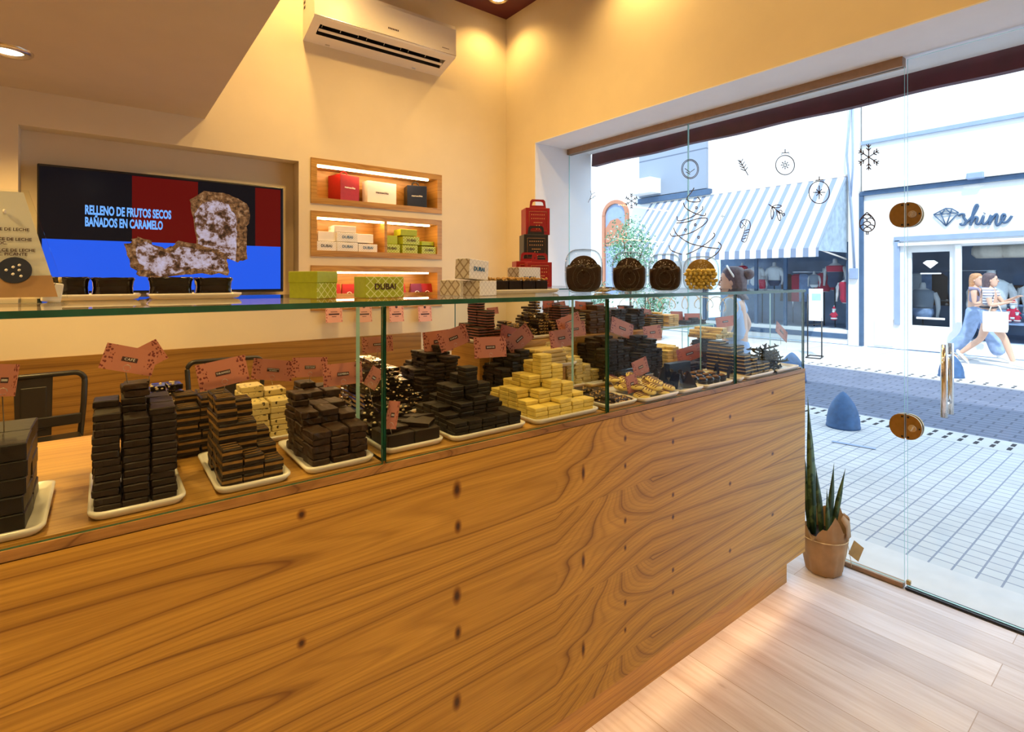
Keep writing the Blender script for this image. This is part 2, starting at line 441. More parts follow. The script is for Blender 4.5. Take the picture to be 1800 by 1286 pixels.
struct(mb.build('trim_reveal', 'reveal'))
mb = MB(); mb.span((-2.7, -2.2, -0.1), (-2.5, YB + 0.36, 3.9)); struct(mb.build('wall_left', 'wall'))
mb = MB(); mb.span((-2.5, -2.2, -0.1), (XW, -2.0, 3.9)); struct(mb.build('wall_front', 'wall'))
mb = MB(); mb.span((-2.5, -2.0, ZC), (XW, YB, 3.9)); struct(mb.build('ceiling', 'darkred'))
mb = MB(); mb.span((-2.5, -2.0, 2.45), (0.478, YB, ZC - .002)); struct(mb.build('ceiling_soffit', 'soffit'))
# wood wainscot along the back wall
mb = MB(); mb.span((-2.5, YB - 0.02, 0), (1.9, YB, 1.097)); struct(mb.build('trim_wainscot', 'wains'))

# floor planks along Y
m, nt, b = nodes('plank_floor')
v = coord(nt, 'Object', (1, 1, 1), (0, 0, R(90)))
br = N(nt, 'ShaderNodeTexBrick', i_Scale=1.0, offset=0.37)
for k, x in (('Color1', (0, 0, 0, 1)), ('Color2', (1, 1, 1, 1)), ('Mortar', (0.5, 0.5, 0.5, 1)), ('Mortar Size', 0.0015), ('Brick Width', 1.25), ('Row Height', 0.185), ('Bias', 0.0)):
    br.inputs[k].default_value = x
L(nt, v, br.inputs['Vector'])
pl = ramp(nt, br.outputs['Color'], [(0.0, (0.64, 0.60, 0.64)), (0.5, (0.73, 0.70, 0.75)), (1.0, (0.81, 0.78, 0.83))])
st = noise(nt, coord(nt, 'Object', (55, 3.2, 1)), 1.0, 4, 0.6); sb = noise(nt, coord(nt, 'Object', (9, 1.6, 1)), 1.0, 2)
c1 = mixc(nt, 0.6, pl, ramp(nt, st, [(0.3, (0.72, 0.66, 0.62)), (0.6, (1, 1, 1))]), 'MULTIPLY')
c1 = mixc(nt, 0.7, c1, ramp(nt, sb, [(0.25, (0.70, 0.60, 0.55)), (0.5, (1, 1, 1))]), 'MULTIPLY')
kn = N(nt, 'ShaderNodeTexVoronoi', i_Scale=1.0); L(nt, coord(nt, 'Object', (6.5, 1.9, 1)), kn.inputs['Vector'])
c1 = mixc(nt, 0.8, c1, ramp(nt, kn.outputs['Distance'], [(0.015, (0.35, 0.24, 0.18)), (0.06, (1, 1, 1))]), 'MULTIPLY')
L(nt, mixc(nt, br.outputs['Fac'], c1, (0.42, 0.33, 0.29)), b.inputs['Base Color']); b.inputs['Roughness'].default_value = 0.42
M['floor'] = m
mb = MB(); mb.span((-2.5, -2.0, -0.1), (3.06, YB, 0)); struct(mb.build('floor', 'floor'))

# ------------------------------------------------------------------ shopfront glass: fixed panes, door
M['bar_wood'] = plain('brown_anodised', (0.34, 0.215, 0.13), 0.45, 0.2, 0.1, 40)
mb = MB(); mb.span((XG - .025, DY + .01, GZ - 0.052), (XG + .025, GY1 - .006, GZ - .006)); mb.span((XG - .02, DY + .01, 0), (XG + .02, GY1 - .006, 0.022))
struct(mb.build('trim_pane_rail', 'bar_wood'))
def pane(name, y0, y1, z0, z1, x=XG):
    mb = MB(); mb.span((x - .005, y0, z0), (x + .005, y1, z1))
    mb.bm.normal_update()
    for f in mb.bm.faces:
        if abs(f.normal.x) < 0.5: f.material_index = 1
    return mb.build(name, ['glass', 'glass_edge_pale'])
for f_ in (0,):
    struct(pane('window_1', 2.077, GY1 - .007, 0.022, GZ - .052))
    struct(pane('window_2', DY + .008, 2.071, 0.022, GZ - .052))
door = struct(pane('door_1', GY0 + .02, DY - .004, 0.012, GZ - 0.02))
def part(mb, name, mats, parent, **kw): return mb.build(name, mats, parent, **kw)
for z in (1.81, 0.785):
    mb = MB()
    for side in (-1, 1):
        sgn = side
        for half in (0, 1):
            pts = []
            ry, rz, cy = 0.062, 0.060, 0.0
            for k in range(25):
                a = -math.pi / 2 + math.pi * k / 24
                pts.append((0.004 + 0.062 * math.cos(a) ** 0.8 if math.cos(a) > 1e-6 else 0.004, rz * math.sin(a)))
            if half == 0: mb.prism([(DY + u, z + w) for u, w in pts], lambda u, w, d, s=side: (XG + s * (0.006 + d), u, w), 0.014, 0, False)
            else: mb.prism([(DY - u, z + w) for u, w in pts[::-1]], lambda u, w, d, s=side: (XG + s * (0.006 + d), u, w), 0.014, 0, False)
    o = part(mb, 'patch_lock', 'brass', door)
    mb = MB(); mb.cyl((XG - .02, DY - .03, z), (XG - .030, DY - .03, z), 0.017, 20); mb.box((XG - .032, DY - .03, z), (.012, .007, .026), 0, (R(25), 0, 0), .002)
    part(mb, 'thumb_turn', 'steel', o)
    mb = MB()
    for dy in (-.012, .012):
        for dz in (-.048, .048): mb.cyl((XG - .0195, DY + dy, z + dz), (XG - .022, DY + dy, z + dz), 0.005, 10)
    mb.cyl((XG - .0195, DY - .057, z), (XG - .022, DY - .057, z), 0.004, 10)
    part(mb, 'screw', 'black', o)
hy = at(1663, 660, X=XG).y
mb = MB()
for s in (-1, 1): mb.cyl((XG + s * .05, hy - .004, 0.868), (XG + s * .05, hy - .004, 1.20), 0.0135, 20)
o = part(mb, 'door_handle', 'steel', door)
mb = MB()
for z in (0.925, 1.145): mb.cyl((XG - .05, hy - .004, z), (XG + .05, hy - .004, z), 0.009, 14)
part(mb, 'handle_post', 'steel', o)
mb = MB(); mb.span((XG - .02, GY0 + .02, 0.0), (XG + .02, DY, 0.009)); struct(mb.build('trim_door_sill', 'gunmetal'))
mb = MB(); mb.box((XG - .012, DY - .012, 0.035), (.02, .018, .022), 0, None, .004); part(mb, 'floor_bolt', 'brass', door)

# ------------------------------------------------------------------ street
M['concrete'] = plain('pale_concrete', (0.52, 0.52, 0.54), 0.8, vary=0.06, scale=7)
M['threshold'] = plain('threshold_stone', (0.60, 0.58, 0.58), 0.7, vary=0.05, scale=9)
def brickmat(name, c1, c2, mo, bw, rh, ms, off=0.5, rough=0.75, rot=0):
    m, nt, b = nodes(name)
    br = N(nt, 'ShaderNodeTexBrick', i_Scale=1.0, offset=off)
    for k, x in (('Color1', (*c1, 1)), ('Color2', (*c2, 1)), ('Mortar', (*mo, 1)), ('Mortar Size', ms), ('Brick Width', bw), ('Row Height', rh)): br.inputs[k].default_value = x
    L(nt, coord(nt, 'Object', (1, 1, 1), (0, 0, rot)), br.inputs['Vector'])
    nn = noise(nt, coord(nt), 1.7, 4, 0.6)
    L(nt, mixc(nt, 0.5, br.outputs['Color'], ramp(nt, nn, [(0.3, (0.72,) * 3), (0.6, (1,) * 3)]), 'MULTIPLY'), b.inputs['Base Color']); b.inputs['Roughness'].default_value = rough
    return m
M['paving'] = brickmat('grid_paving', (0.53, 0.53, 0.55), (0.58, 0.58, 0.59), (0.25, 0.27, 0.34), 0.098, 0.092, 0.0048, 0.0, 0.8, R(90))
M['road'] = brickmat('street_setts', (0.12, 0.145, 0.225), (0.15, 0.175, 0.255), (0.06, 0.075, 0.125), 0.24, 0.12, 0.010, 0.5, 0.7, R(90))
M['far_paving'] = brickmat('far_slabs', (0.60, 0.60, 0.62), (0.64, 0.64, 0.66), (0.40, 0.41, 0.45), 1.3, 1.3, 0.012, 0.5)
M['grate_hole'] = plain('grate_slot', (0.02, 0.02, 0.03), 0.8)
ZS = -0.02
mb = MB(); mb.span((3.06, -2.0, -.1), (3.47, GY1 + 1, ZS + .015)); struct(mb.build('floor_threshold', 'threshold'))
mb = MB(); mb.span((3.47, -8, -.15), (6.28, 24, ZS)); struct(mb.build('floor_pavement', 'paving'))
mb = MB(); mb.span((6.70, -8, -.15), (9.95, 24, ZS - .012)); struct(mb.build('floor_street', 'road'))
mb = MB(); mb.span((10.3, -8, -.15), (13.5, 24, ZS)); struct(mb.build('floor_far_pavement', 'far_paving'))
def drain(name, x0, x1, y0, y1, step, w):
    mb = MB(); mb.span((x0, -8, -.15), (x1, 24, ZS + .002), 0)
    y = y0; xm = (x0 + x1) / 2; d = (x1 - x0)
    while y < y1:
        for cx in (xm - d * .2, xm + d * .2): mb.span((cx - d * .13, y, ZS), (cx + d * .13, y + w, ZS + .004), 1)
        y += step
    struct(mb.build(name, ['concrete', 'grate_hole']))
drain('floor_drain', 6.28, 6.70, 0.2, 4.2, 0.115, 0.03)
drain('floor_far_drain', 9.95, 10.3, 0.2, 6.5, 0.15, 0.035)

# our own building above and beside the opening, seen from outside only
M['render_white'] = plain('white_render', (0.80, 0.80, 0.80), 0.85, vary=0.03, scale=2)
mb = MB(); mb.span((2.72, -8, 3.9), (3.35, 12, 8.5)); mb.span((2.9, YB + .36, -.1), (3.35, 12, 3.9)); mb.span((2.9, -8, -.1), (3.35, -2.2, 3.9))
struct(mb.build('wall_street_side', 'render_white'))
# dark red awning box across the top of the shopfront, outside
M['maroon'] = plain('maroon_canvas', (0.075, 0.008, 0.022), 0.6, vary=0.2, scale=9)
aw = thing('rolled_awning', 'dark maroon rolled awning valance across the top of the shopfront, outside the glass', 'awning', (3.42, 1.4, 2.53))
mb = MB()
pr = []
for k in range(61):
    y = -1.6 + 3.44 * k / 60
    pr.append((y, 2.487 - 2.53 + 0.004 * math.sin(y * 9)))
rings = [[(-.035, y, z), (.03, y, z + .004), (.035, y, .075), (-.03, y, .075 + .0)] for y, z in pr]
mb.loft(rings, 0, False)
part(mb, 'valance', 'maroon', aw)
for y in (-1.0, -.53, 0.55, 1.62):
    mb = MB(); mb.box((0.0, y, 0.08), (.06, .12, .03), 0, None, .006); part(mb, 'bracket', 'maroon', aw)

# ------------------------------------------------------------------ downlights (fitting + its own lamp)
def downlight(x, y, z, label, e, ang=120, tgt=None):
    t = thing('recessed_downlight', label, 'ceiling light', (x, y, z), 0, 'recessed downlights')
    mb = MB(); mb.lathe([(0.050, -.001), (0.055, -.012), (0.075, -.012), (0.082, -.005), (0.083, 0.0)], 32, cap=False); part(mb, 'trim_ring', 'chrome', t)
    mb = MB(); mb.lathe([(0.0, -.004), (0.049, -.004), (0.049, -.001)], 28, cap=False); part(mb, 'lamp_face', 'lamp', t)
    if e: spot(x, y, z - 0.02, e, ang, tgt)
    return t
downlight(-0.314, 3.02, 2.45, 'recessed downlight in the low ceiling nearest the screen wall', 70, 130)
downlight(-0.234, 2.30, 2.45, 'recessed downlight in the low ceiling, cut by the top left corner of the photo', 70, 130)
downlight(2.46, 3.36, ZC, 'recessed downlight in the dark red ceiling by the wall corner', 32, 130)
# added downlights, unseen, placed to fill the room with warm light
for x, y, z, e in ((1.5, 2.5, ZC, 135), (2.46, 2.1, ZC, 52), (2.46, 0.9, ZC, 42), (1.1, 0.2, ZC, 115), (2.2, -0.6, ZC, 15), (-0.9, 1.4, 2.45, 70), (-0.1, 0.3, 2.45, 50), (-1.0, -0.6, 2.45, 40), (0.95, 3.2, ZC, 60)):
    mb = MB(); mb.lathe([(0.0, -.004), (0.05, -.004), (0.055, -.012), (0.083, -.006), (0.083, 0)], 28, cap=False)
    o = mb.build('recessed_downlight', 'lamp', None, (x, y, z)); tag(o, 'added round recessed fill downlight overhead, out of the frame', 'ceiling light', 'added fill downlights outside the frame')
    spot(x, y, z - .02, e, 140)
# ================================================================== COUNTER
LEFT = -1.6; RX = 2.668
ct = thing('sales_counter', 'long wooden sales counter with cathedral grain front and warm light under its overhang', 'counter', (0, 0, 0))
mb = MB(); mb.span((LEFT, CF, 0.192), (RX, CF + .022, 1.051)); part(mb, 'front_panel', 'panel', ct)
mb = MB(); mb.span((LEFT, CF - .001, 1.053), (RX + .001, CF + .03, DECK - .004), 0, .001); part(mb, 'edge_strip', 'edge_wood', ct)
mb = MB(); mb.span((LEFT, CF + .09, 0), (2.676, CF + .11, 0.30)); mb.span((2.656, CF + .11, 0), (2.676, 1.8, .30)); part(mb, 'plinth', 'plinth', ct)
mb = MB(); mb.span((RX - .022, CF + .022, 0.192), (RX, 1.83, 1.055)); part(mb, 'end_panel', 'panel', ct)
mb = MB(); mb.span((LEFT, CF + .012, DECK - .025), (RX - .01, 1.84, DECK)); part(mb, 'deck', 'deck', ct)
mb = MB(); mb.span((LEFT, 1.80, 0.0), (RX - .03, 1.82, DECK - .03)); part(mb, 'back_panel', 'plinth', ct)
mb = MB(); mb.span((LEFT, CF + .03, .30), (RX - .03, 1.8, .32)); part(mb, 'underside', 'plinth', ct)
mb = MB(); mb.span((LEFT, CF + .045, .288), (RX - .05, CF + .075, .298)); part(mb, 'light_strip', 'led_low', ct)

# ------------------------------------------------------------------ glass case on the counter
gc = thing('glass_display_case', 'long glass display case on the counter with a thick green-edged glass top', 'display case', (0, 0, DECK))
def slab(mb_a, mb_b, thin=None):
    mb = MB(); mb.span(mb_a, mb_b)
    d = [abs(q - p) for p, q in zip(mb_a, mb_b)]; k = d.index(min(d))
    mb.bm.normal_update()
    for f in mb.bm.faces:
        if abs(f.normal[k]) < 0.5: f.material_index = 1
    return mb
def gpart(name, a, b, par=gc, z0=DECK): return part(slab((a[0], a[1], a[2] - z0), (b[0], b[1], b[2] - z0)), name, ['case_glass', 'glass_edge'], par)
TB = 1.83
gpart('top_shelf', (LEFT, CF - .004, TOPG - .012), (RX, TB, TOPG))
def gfin(a, b_):
    mb = slab((a[0], a[1], a[2] - DECK), (b_[0], b_[1], b_[2] - DECK))
    for f in mb.bm.faces:
        if f.material_index == 1 and f.normal.y > -.5: f.material_index = 2
    part(mb, 'fin', ['case_glass', 'glass_edge', 'glass_edge_pale'], gc)
JX = [LEFT, 0.517, 1.28, 2.05, RX]
for a, b2 in zip(JX, JX[1:]): gpart('front_pane', (a + .004, CF + .002, DECK - .004), (b2 - .004, CF + .010, TOPG - .013))
for x in JX[1:]:
    gfin((x - .005 if x < 2.6 else x - .012, CF + .011, DECK), (x + .005 if x < 2.6 else x - .002, CF + .165, TOPG - .013))
# return case along the window side, behind the counter end
rc = thing('window_display_case', 'glass-topped display case along the window side behind the counter end', 'display case', (2.2, 2.5, 0))
mb = MB(); mb.span((-.3, -.42, 0), (.46, .62, 1.055), 0, .004); part(mb, 'cabinet', 'white', rc)
part(slab((-.30, -.42, TOPG - .012), (.46, .62, TOPG)), 'top_shelf', ['case_glass', 'glass_edge'], rc)
part(slab((-.30, -.40, 1.056), (-.292, .60, TOPG - .013)), 'side_pane', ['case_glass', 'glass_edge'], rc)
part(slab((-.28, -.42, 1.056), (.45, -.412, TOPG - .013)), 'front_pane', ['case_glass', 'glass_edge'], rc)

# ================================================================== PLATES, CHOCOLATES
def tray_mesh(w, d, h=0.016):
    mb = MB(); rings = []
    def rr(sx, sy, z, r=0.02):
        pts = []
        for cx, cy, a0 in ((1, 1, 0), (-1, 1, 90), (-1, -1, 180), (1, -1, 270)):
            for k in range(5):
                a = R(a0 + k * 22.5); pts.append((cx * (sx - r) + r * math.cos(a), cy * (sy - r) + r * math.sin(a), z))
        return pts
    for s, z in ((-.016, 0), (-.006, .002), (0, h * .7), (0, h), (-.006, h), (-.012, h * .6), (-.03, h * .5)): rings.append(rr(w / 2 + s, d / 2 + s, z))
    mb.loft(rings, 0, True)
    return mb
def tray(x0, x1, y0, y1, label, z=DECK, rot=0, group='white serving trays'):
    o = tray_mesh(x1 - x0, y1 - y0).build('serving_tray', 'white_ceramic', None, ((x0 + x1) / 2, (y0 + y1) / 2, z), (0, 0, rot))
    return tag(o, label, 'tray', group)
TZ = DECK + 0.0085

_pm = {}
def piece_mesh(typ, w, d, t, k):
    rnd = random.Random(hash((typ, round(w, 4), round(d, 4), k)) & 0xffff)
    mb = MB()
    def rough_box(cz, hh, mi, ww=w, dd=d, amp=0.0011, bev=0.0018):
        b = bmesh.new(); bmesh.ops.create_cube(b, size=1); bmesh.ops.scale(b, vec=(ww, dd, hh), verts=b.verts)
        bmesh.ops.subdivide_edges(b, edges=[e for e in b.edges if abs((e.verts[0].co - e.verts[1].co).z) < 1e-6], cuts=2, use_grid_fill=True)
        for v in b.verts:
            v.co += Vector((rnd.uniform(-amp, 0) * (1 if v.co.x > 0 else -1), rnd.uniform(-amp, 0) * (1 if v.co.y > 0 else -1), rnd.uniform(-amp * .5, amp * .1) * (1 if v.co.z > 0 else -1)))
        if bev: 
            es = [e for e in b.edges if len(e.link_faces) == 2 and e.calc_face_angle(0) > 0.9]
            bmesh.ops.bevel(b, geom=es, offset=min(bev, hh * .3), segments=1, affect='EDGES')
        mb.join(b, Matrix.Translation((0, 0, cz)), mi, False)
    if typ in ('dark', 'darker', 'milk', 'brown', 'glossy', 'whitec', 'yellowc', 'specked'):
        rough_box(t / 2, t, 0, amp={'brown': .0032, 'dark': .002}.get(typ, .0011)); mats = [typ]
    elif typ in ('alfajor', 'ruby', 'creamy'):
        f = {'alfajor': 'caramel', 'ruby': 'ruby', 'creamy': 'cream'}[typ]
        rough_box(t * .18, t * .36, 0, bev=0); rough_box(t * .52, t * .34, 1, w * .985, d * .985, bev=0); rough_box(t * .84, t * .30, 0, bev=.001); mats = ['dark', f]
        if typ == 'alfajor':
            for q in range(3): mb.tube([(-w * .4, d * (-.3 + .3 * q), t), (w * .4, d * (-.25 + .3 * q), t)], .0012, 4, 1)
    elif typ in ('nut', 'almond'):
        rough_box(t * .4, t * .8, 0); mats = ['brown' if typ == 'nut' else 'glossy', typ]
        for q in range(9 if typ == 'nut' else 5):
            side = rnd.random() < .55
            p = (rnd.uniform(-.45, .45) * w, -d * .48 if side else rnd.uniform(-.45, .45) * d, rnd.uniform(.3, .8) * t if side else t * .82)
            mb.ball(p, min(.0042, w * .11) * rnd.uniform(.7, 1.2), 1, 1, (1, .8, .7))
    _n = mb.mesh('chocolate_piece', mats)
    return _n
def pieces(typ, w, d, t):
    key = (typ, round(w, 4), round(d, 4), round(t, 4))
    if key not in _pm: _pm[key] = [piece_mesh(typ, w, d, t, k) for k in range(3)]
    return _pm[key]
NPC = 0
def pile(x0, x1, y0, y1, nx, ny, z0, t, hm, typ, label, group, jr=3.0, jp=0.002, name=None, cat='chocolate', gap=.0015, brick=0.0, lean=0.0):
    """columns of stacked slabs; hm(i, j) -> layers (j = 0 is the row nearest the glass)"""
    global NPC
    name = name or {'dark': 'dark_chocolate', 'darker': 'bitter_chocolate', 'brown': 'brown_chocolate_chunk', 'milk': 'milk_chocolate', 'almond': 'almond_chocolate', 'nut': 'nut_chocolate', 'alfajor': 'striped_chocolate', 'creamy': 'layered_chocolate', 'ruby': 'pink_layered_chocolate', 'specked': 'speckled_chocolate', 'whitec': 'white_chocolate', 'yellowc': 'yellow_chocolate'}[typ]
    w = (x1 - x0) / nx; d = (y1 - y0) / ny; ms = pieces(typ, w - gap, d - gap, t * .99)
    H = lambda i, j: (hm[min(j, len(hm) - 1)][i] if isinstance(hm, list) else int(hm(i, j))) if 0 <= i < nx and 0 <= j < ny else 0
    for j in range(ny):
        for i in range(nx):
            n = hm[min(j, len(hm) - 1)][i] if isinstance(hm, list) else int(hm(i, j))
            for k in range(n):
                if k < n - 1 and H(i - 1, j) > k + 1 and H(i, j - 1) > k + 1 and H(i + 1, j) > k and (H(i, j + 1) > k): continue   # wholly buried in the pile
                o = bpy.data.objects.new(name, random.choice(ms)); COL.objects.link(o)
                off = brick * w * (0.5 if k % 2 else 0)
                o.location = (x0 + w * (i + .5) + off + random.uniform(-jp, jp) + lean * k, y0 + d * (j + .5) + random.uniform(-jp, jp), z0 + t * k)
                o.rotation_euler = (0, 0, R(random.uniform(-jr, jr)) + (math.pi if random.random() < .5 and typ not in ('nut', 'almond') else 0))
                tag(o, label, cat, group); NPC += 1
def cone(nx, ny, top, drop, front=1.0):
    """layers falling off from the middle (or from the back when front > 1)"""
    def h(i, j):
        u = abs((i + .5) / nx * 2 - 1); v = abs((j + .5) / ny * 2 - 1) if front == 1.0 else 1 - (j + .5) / ny
        return max(1, round(top * (1 - drop * max(u, v * (0.9 if front == 1.0 else front)))))
    return h
# ---- front row, left to right
tray(-.33, -.076, 1.168, 1.43, 'white tray under the big dark slabs, cut by the left edge of the photo')
pile(-.31, -.10, 1.19, 1.40, 2, 2, TZ, .029, [[4, 5], [6, 5]], 'darker', 'big dark chocolate slab in the thick stack cut by the left edge', 'big slabs at the left edge', 3, .002)
tray(-.022, .126, 1.170, 1.44, 'white tray under the tall three-column dark stack with the CAFE card')
pile(-.016, .113, 1.188, 1.36, 3, 3, TZ, .0135, [[13, 12, 13], [14, 14, 13], [13, 15, 13]], 'dark', 'thin dark chocolate slab in the tall three-column stack under the CAFE card', 'slabs of the three-column stack', 2.5, .0016)
pile(.03, .075, 1.246, 1.30, 1, 1, TZ + 14 * .0135, .0135, [[2]], 'brown', 'dark slab lying on top of the three-column stack', 'slabs on top of the three-column stack', 5)
tray(.085, .20, 1.50, 1.72, 'white tray behind, under the glossy black pile with pale almonds')
pile(.09, .195, 1.52, 1.70, 3, 3, TZ, .017, [[7, 7, 4], [9, 9, 5], [8, 7, 5]], 'almond', 'glossy black chocolate slab with pale almonds behind the CAFE stack', 'glossy almond slabs', 6, .003)
tray(.174, .316, 1.163, 1.435, 'white tray under the striped slabs with the TIRAMISU card')
pile(.186, .306, 1.185, 1.36, 3, 3, TZ, .0185, [[4, 3, 2], [9, 6, 3], [9, 8, 4]], 'alfajor', 'striped dark and caramel layered slab under the TIRAMISU card', 'striped slabs on the front tray', 4, .002)
pile(.135, .235, 1.46, 1.60, 2, 2, TZ, .0185, [[6, 7], [7, 7]], 'alfajor', 'striped layered slab in the stack behind the TIRAMISU tray', 'striped slabs behind the front tray', 5, .002)
tray(.27, .42, 1.46, 1.66, 'white tray under the speckled cream slabs')
pile(.287, .405, 1.48, 1.62, 2, 2, TZ, .016, [[6, 6], [8, 7]], 'specked', 'cream chocolate slab with dark specks behind the striped slabs', 'speckled cream slabs', 4, .002)
tray(.346, .502, 1.166, 1.42, 'white tray under the rough brown pile, just left of the first glass joint')
pile(.36, .492, 1.185, 1.39, 3, 3, TZ, .0155, [[5, 5, 5], [7, 7, 6], [9, 7, 7]], 'brown', 'rough brown chocolate chunk in the pile left of the first glass joint', 'rough brown chunks', 7, .003)
pile(.435, .53, 1.47, 1.60, 2, 2, TZ, .0155, [[7, 7], [8, 7]], 'brown', 'rough brown chunk in the narrow stack behind the rough brown pile', 'rough brown chunks behind', 6, .003)
tray(.535, .70, 1.185, 1.43, 'white tray under the two thick flat dark blocks right of the first glass joint')
pile(.545, .695, 1.20, 1.30, 2, 1, TZ, .036, [[1, 1]], 'dark', 'thick flat dark chocolate block right of the first glass joint', 'thick flat blocks', 4, name='chocolate_block')
M['shard'] = M['dark']
for k, (x, y, rz, tl) in enumerate(((.575, 1.245, 20, 6), (.65, 1.25, -35, 5), (.615, 1.285, 80, 8), (.675, 1.29, 130, 6))):
    mb = MB(); mb.prism([(-.04, -.022), (.034, -.028), (.045, .018), (-.01, .036)], lambda u, v, w: (u, v, w), .009)
    tag(mb.build('chocolate_shard', 'dark', None, (x, y, TZ + .040), (R(tl), R(4), R(rz))), 'irregular thin dark shard lying on the thick flat blocks', 'chocolate', 'shards on the flat blocks')
pile(.545, .695, 1.305, 1.41, 3, 2, TZ, .015, [[3, 4, 3], [4, 5, 4]], 'almond', 'dark slab with almonds behind the thick flat blocks', 'almond slabs behind the flat blocks', 8, .003)
tray(.60, .84, 1.50, 1.76, 'white tray under the nutty dark pile behind the first glass joint')
pile(.62, .82, 1.52, 1.74, 4, 3, TZ, .0145, [[6, 8, 7, 4], [9, 11, 9, 6], [8, 11, 9, 6]], 'almond', 'dark slab with whole nuts in the tall pile behind the first glass joint', 'nutty dark slabs', 6, .003)
tray(.715, .962, 1.170, 1.43, 'white tray under the black stepped pyramid of chocolate squares')
pile(.728, .952, 1.186, 1.41, 5, 5, TZ, .0125, [[3, 3, 3, 3, 3], [4, 6, 7, 6, 3], [5, 9, 13, 9, 4], [5, 9, 11, 8, 4], [4, 6, 7, 6, 3]], 'darker', 'plain black chocolate square in the stepped pyramid at the middle of the case', 'black pyramid squares', 2, .0016)
tray(.79, 1.05, 1.50, 1.77, 'white tray behind the black pyramid, under the rounded dark pile')
pile(.81, 1.03, 1.52, 1.74, 5, 4, TZ, .0105, [[9, 13, 15, 11, 7], [11, 16, 18, 14, 9], [11, 16, 18, 15, 9], [8, 12, 14, 11, 7]], 'dark', 'thin dark chocolate tile in the rounded pile behind the black pyramid', 'thin dark tiles', 9, .004, name='dark_chocolate_tile')
pile(1.115, 1.285, 1.50, 1.66, 4, 3, TZ, .012, [[8, 12, 13, 10], [9, 13, 14, 11], [8, 11, 12, 9]], 'darker', 'black chocolate tile in the round stack behind the pale yellow pyramid', 'black round stack tiles', 10, .003)
tray(1.10, 1.30, 1.48, 1.68, 'white tray under the black round stack behind the pale yellow pyramid')
tray(.988, 1.256, 1.162, 1.43, 'white tray under the pale yellow chocolate pyramid')
pile(1.0, 1.245, 1.178, 1.41, 5, 5, TZ, .0125, [[3, 3, 4, 3, 3], [4, 6, 8, 7, 4], [6, 9, 14, 11, 5], [6, 9, 12, 9, 5], [5, 7, 8, 7, 4]], 'yellowc', 'pale yellow chocolate square in the big stepped pyramid', 'pale yellow pyramid squares', 2.5, .002)
tray(1.40, 1.62, 1.47, 1.70, 'white tray under the pale green-cream slabs behind the yellow pyramid')
pile(1.42, 1.60, 1.49, 1.68, 4, 3, TZ, .0125, [[9, 8, 6, 4], [12, 11, 8, 5], [13, 12, 9, 5]], 'specked', 'pale cream slab in the stepped stack right behind the yellow pyramid', 'pale cream stepped slabs', 6, .003)
tray(1.292, 1.452, 1.165, 1.38, 'white tray just right of the second glass joint, under flat nutty pieces')
pile(1.30, 1.445, 1.18, 1.36, 4, 3, TZ, .011, [[1, 2, 1, 1], [2, 2, 2, 1], [3, 3, 2, 2]], 'nut', 'flat dark piece with nuts on the tray right of the second glass joint', 'flat nutty pieces', 14, .004)
tray(1.50, 1.98, 1.44, 1.68, 'long white tray under the two dark round stacks in the third pane')
pile(1.60, 1.76, 1.46, 1.62, 4, 3, TZ, .011, [[12, 15, 15, 12], [14, 16, 16, 13], [13, 15, 15, 12]], 'dark', 'thin dark chocolate tile in the round stack at the left of the third pane', 'left round stack tiles', 10, .003, name='thin_chocolate_tile')
pile(1.81, 1.97, 1.45, 1.61, 4, 3, TZ, .011, [[9, 12, 14, 10], [11, 15, 15, 11], [11, 14, 14, 11]], 'dark', 'thin dark chocolate tile in the right-hand round stack of the third pane', 'right round stack tiles', 10, .003, name='thin_chocolate_tile')
pile(1.70, 1.86, 1.64, 1.76, 3, 2, TZ + .10, .010, [[4, 6, 4], [5, 6, 4]], 'creamy', 'cream and dark layered slab lying between the two dark round stacks', 'cream layered slabs between the stacks', 14, .004)
mb = MB(); mb.span((1.68, 1.63, DECK), (1.88, 1.77, DECK + .108), 0, .003); tag(mb.build('display_riser', 'white'), 'white riser block behind the two dark round stacks', 'riser')
tray(1.458, 1.668, 1.150, 1.36, 'white tray under the pale yellow drizzled medallions')
tray(1.676, 1.826, 1.150, 1.37, 'white tray under the glossy dark triangles')
tray(1.834, 2.036, 1.150, 1.36, 'white tray under the small dark cups')
tray(2.066, 2.124, 1.150, 1.34, 'narrow white tray right of the third glass joint under two dark peaks')
tray(2.138, 2.378, 1.150, 1.37, 'white tray under the layered brown and cream stack near the counter end')
tray(2.39, 2.62, 1.150, 1.36, 'white tray at the counter end under the twiggy dark pile')
pile(2.15, 2.37, 1.17, 1.35, 4, 3, TZ, .0155, [[6, 5, 3, 3], [8, 8, 5, 3], [9, 7, 5, 3]], 'creamy', 'brown and cream layered slab in the stack near the counter end', 'layered slabs near the counter end', 8, .004)
# medallions: shingled ovals with red drizzle
mb = MB(); mb.lathe([(0, 0), (.027, 0), (.032, .004), (.030, .009), (.022, .0115), (0, .012)], 20, sy=.8)
for q in range(4): mb.tube([(-.022, -.015 + .01 * q, .0125), (0, -.009 + .01 * q, .0132), (.02, -.016 + .01 * q, .0125)], .0013, 5, 1)
M['drizzle'] = choc('red_drizzle', (0.16, 0.02, 0.015), 0.3)
me = mb.mesh('drizzled_medallion', ['yellowc', 'drizzle'])
for k in range(24):
    j, i = divmod(k, 5)
    lift = max(0, 2 - abs(i - 2)) * .0
    o = put('drizzled_medallion', me, None, (1.488 + .037 * i + random.uniform(-.004, .004) + .01 * (j % 2), 1.185 + .034 * j, TZ + .004 + .004 * j + .011 * ((k * 7) % 3)), (R(14), R(random.uniform(-5, 5)), R(random.uniform(-25, 25))))
    tag(o, 'pale yellow oval medallion with red drizzle on the tray in the third pane', 'chocolate', 'drizzled medallions')
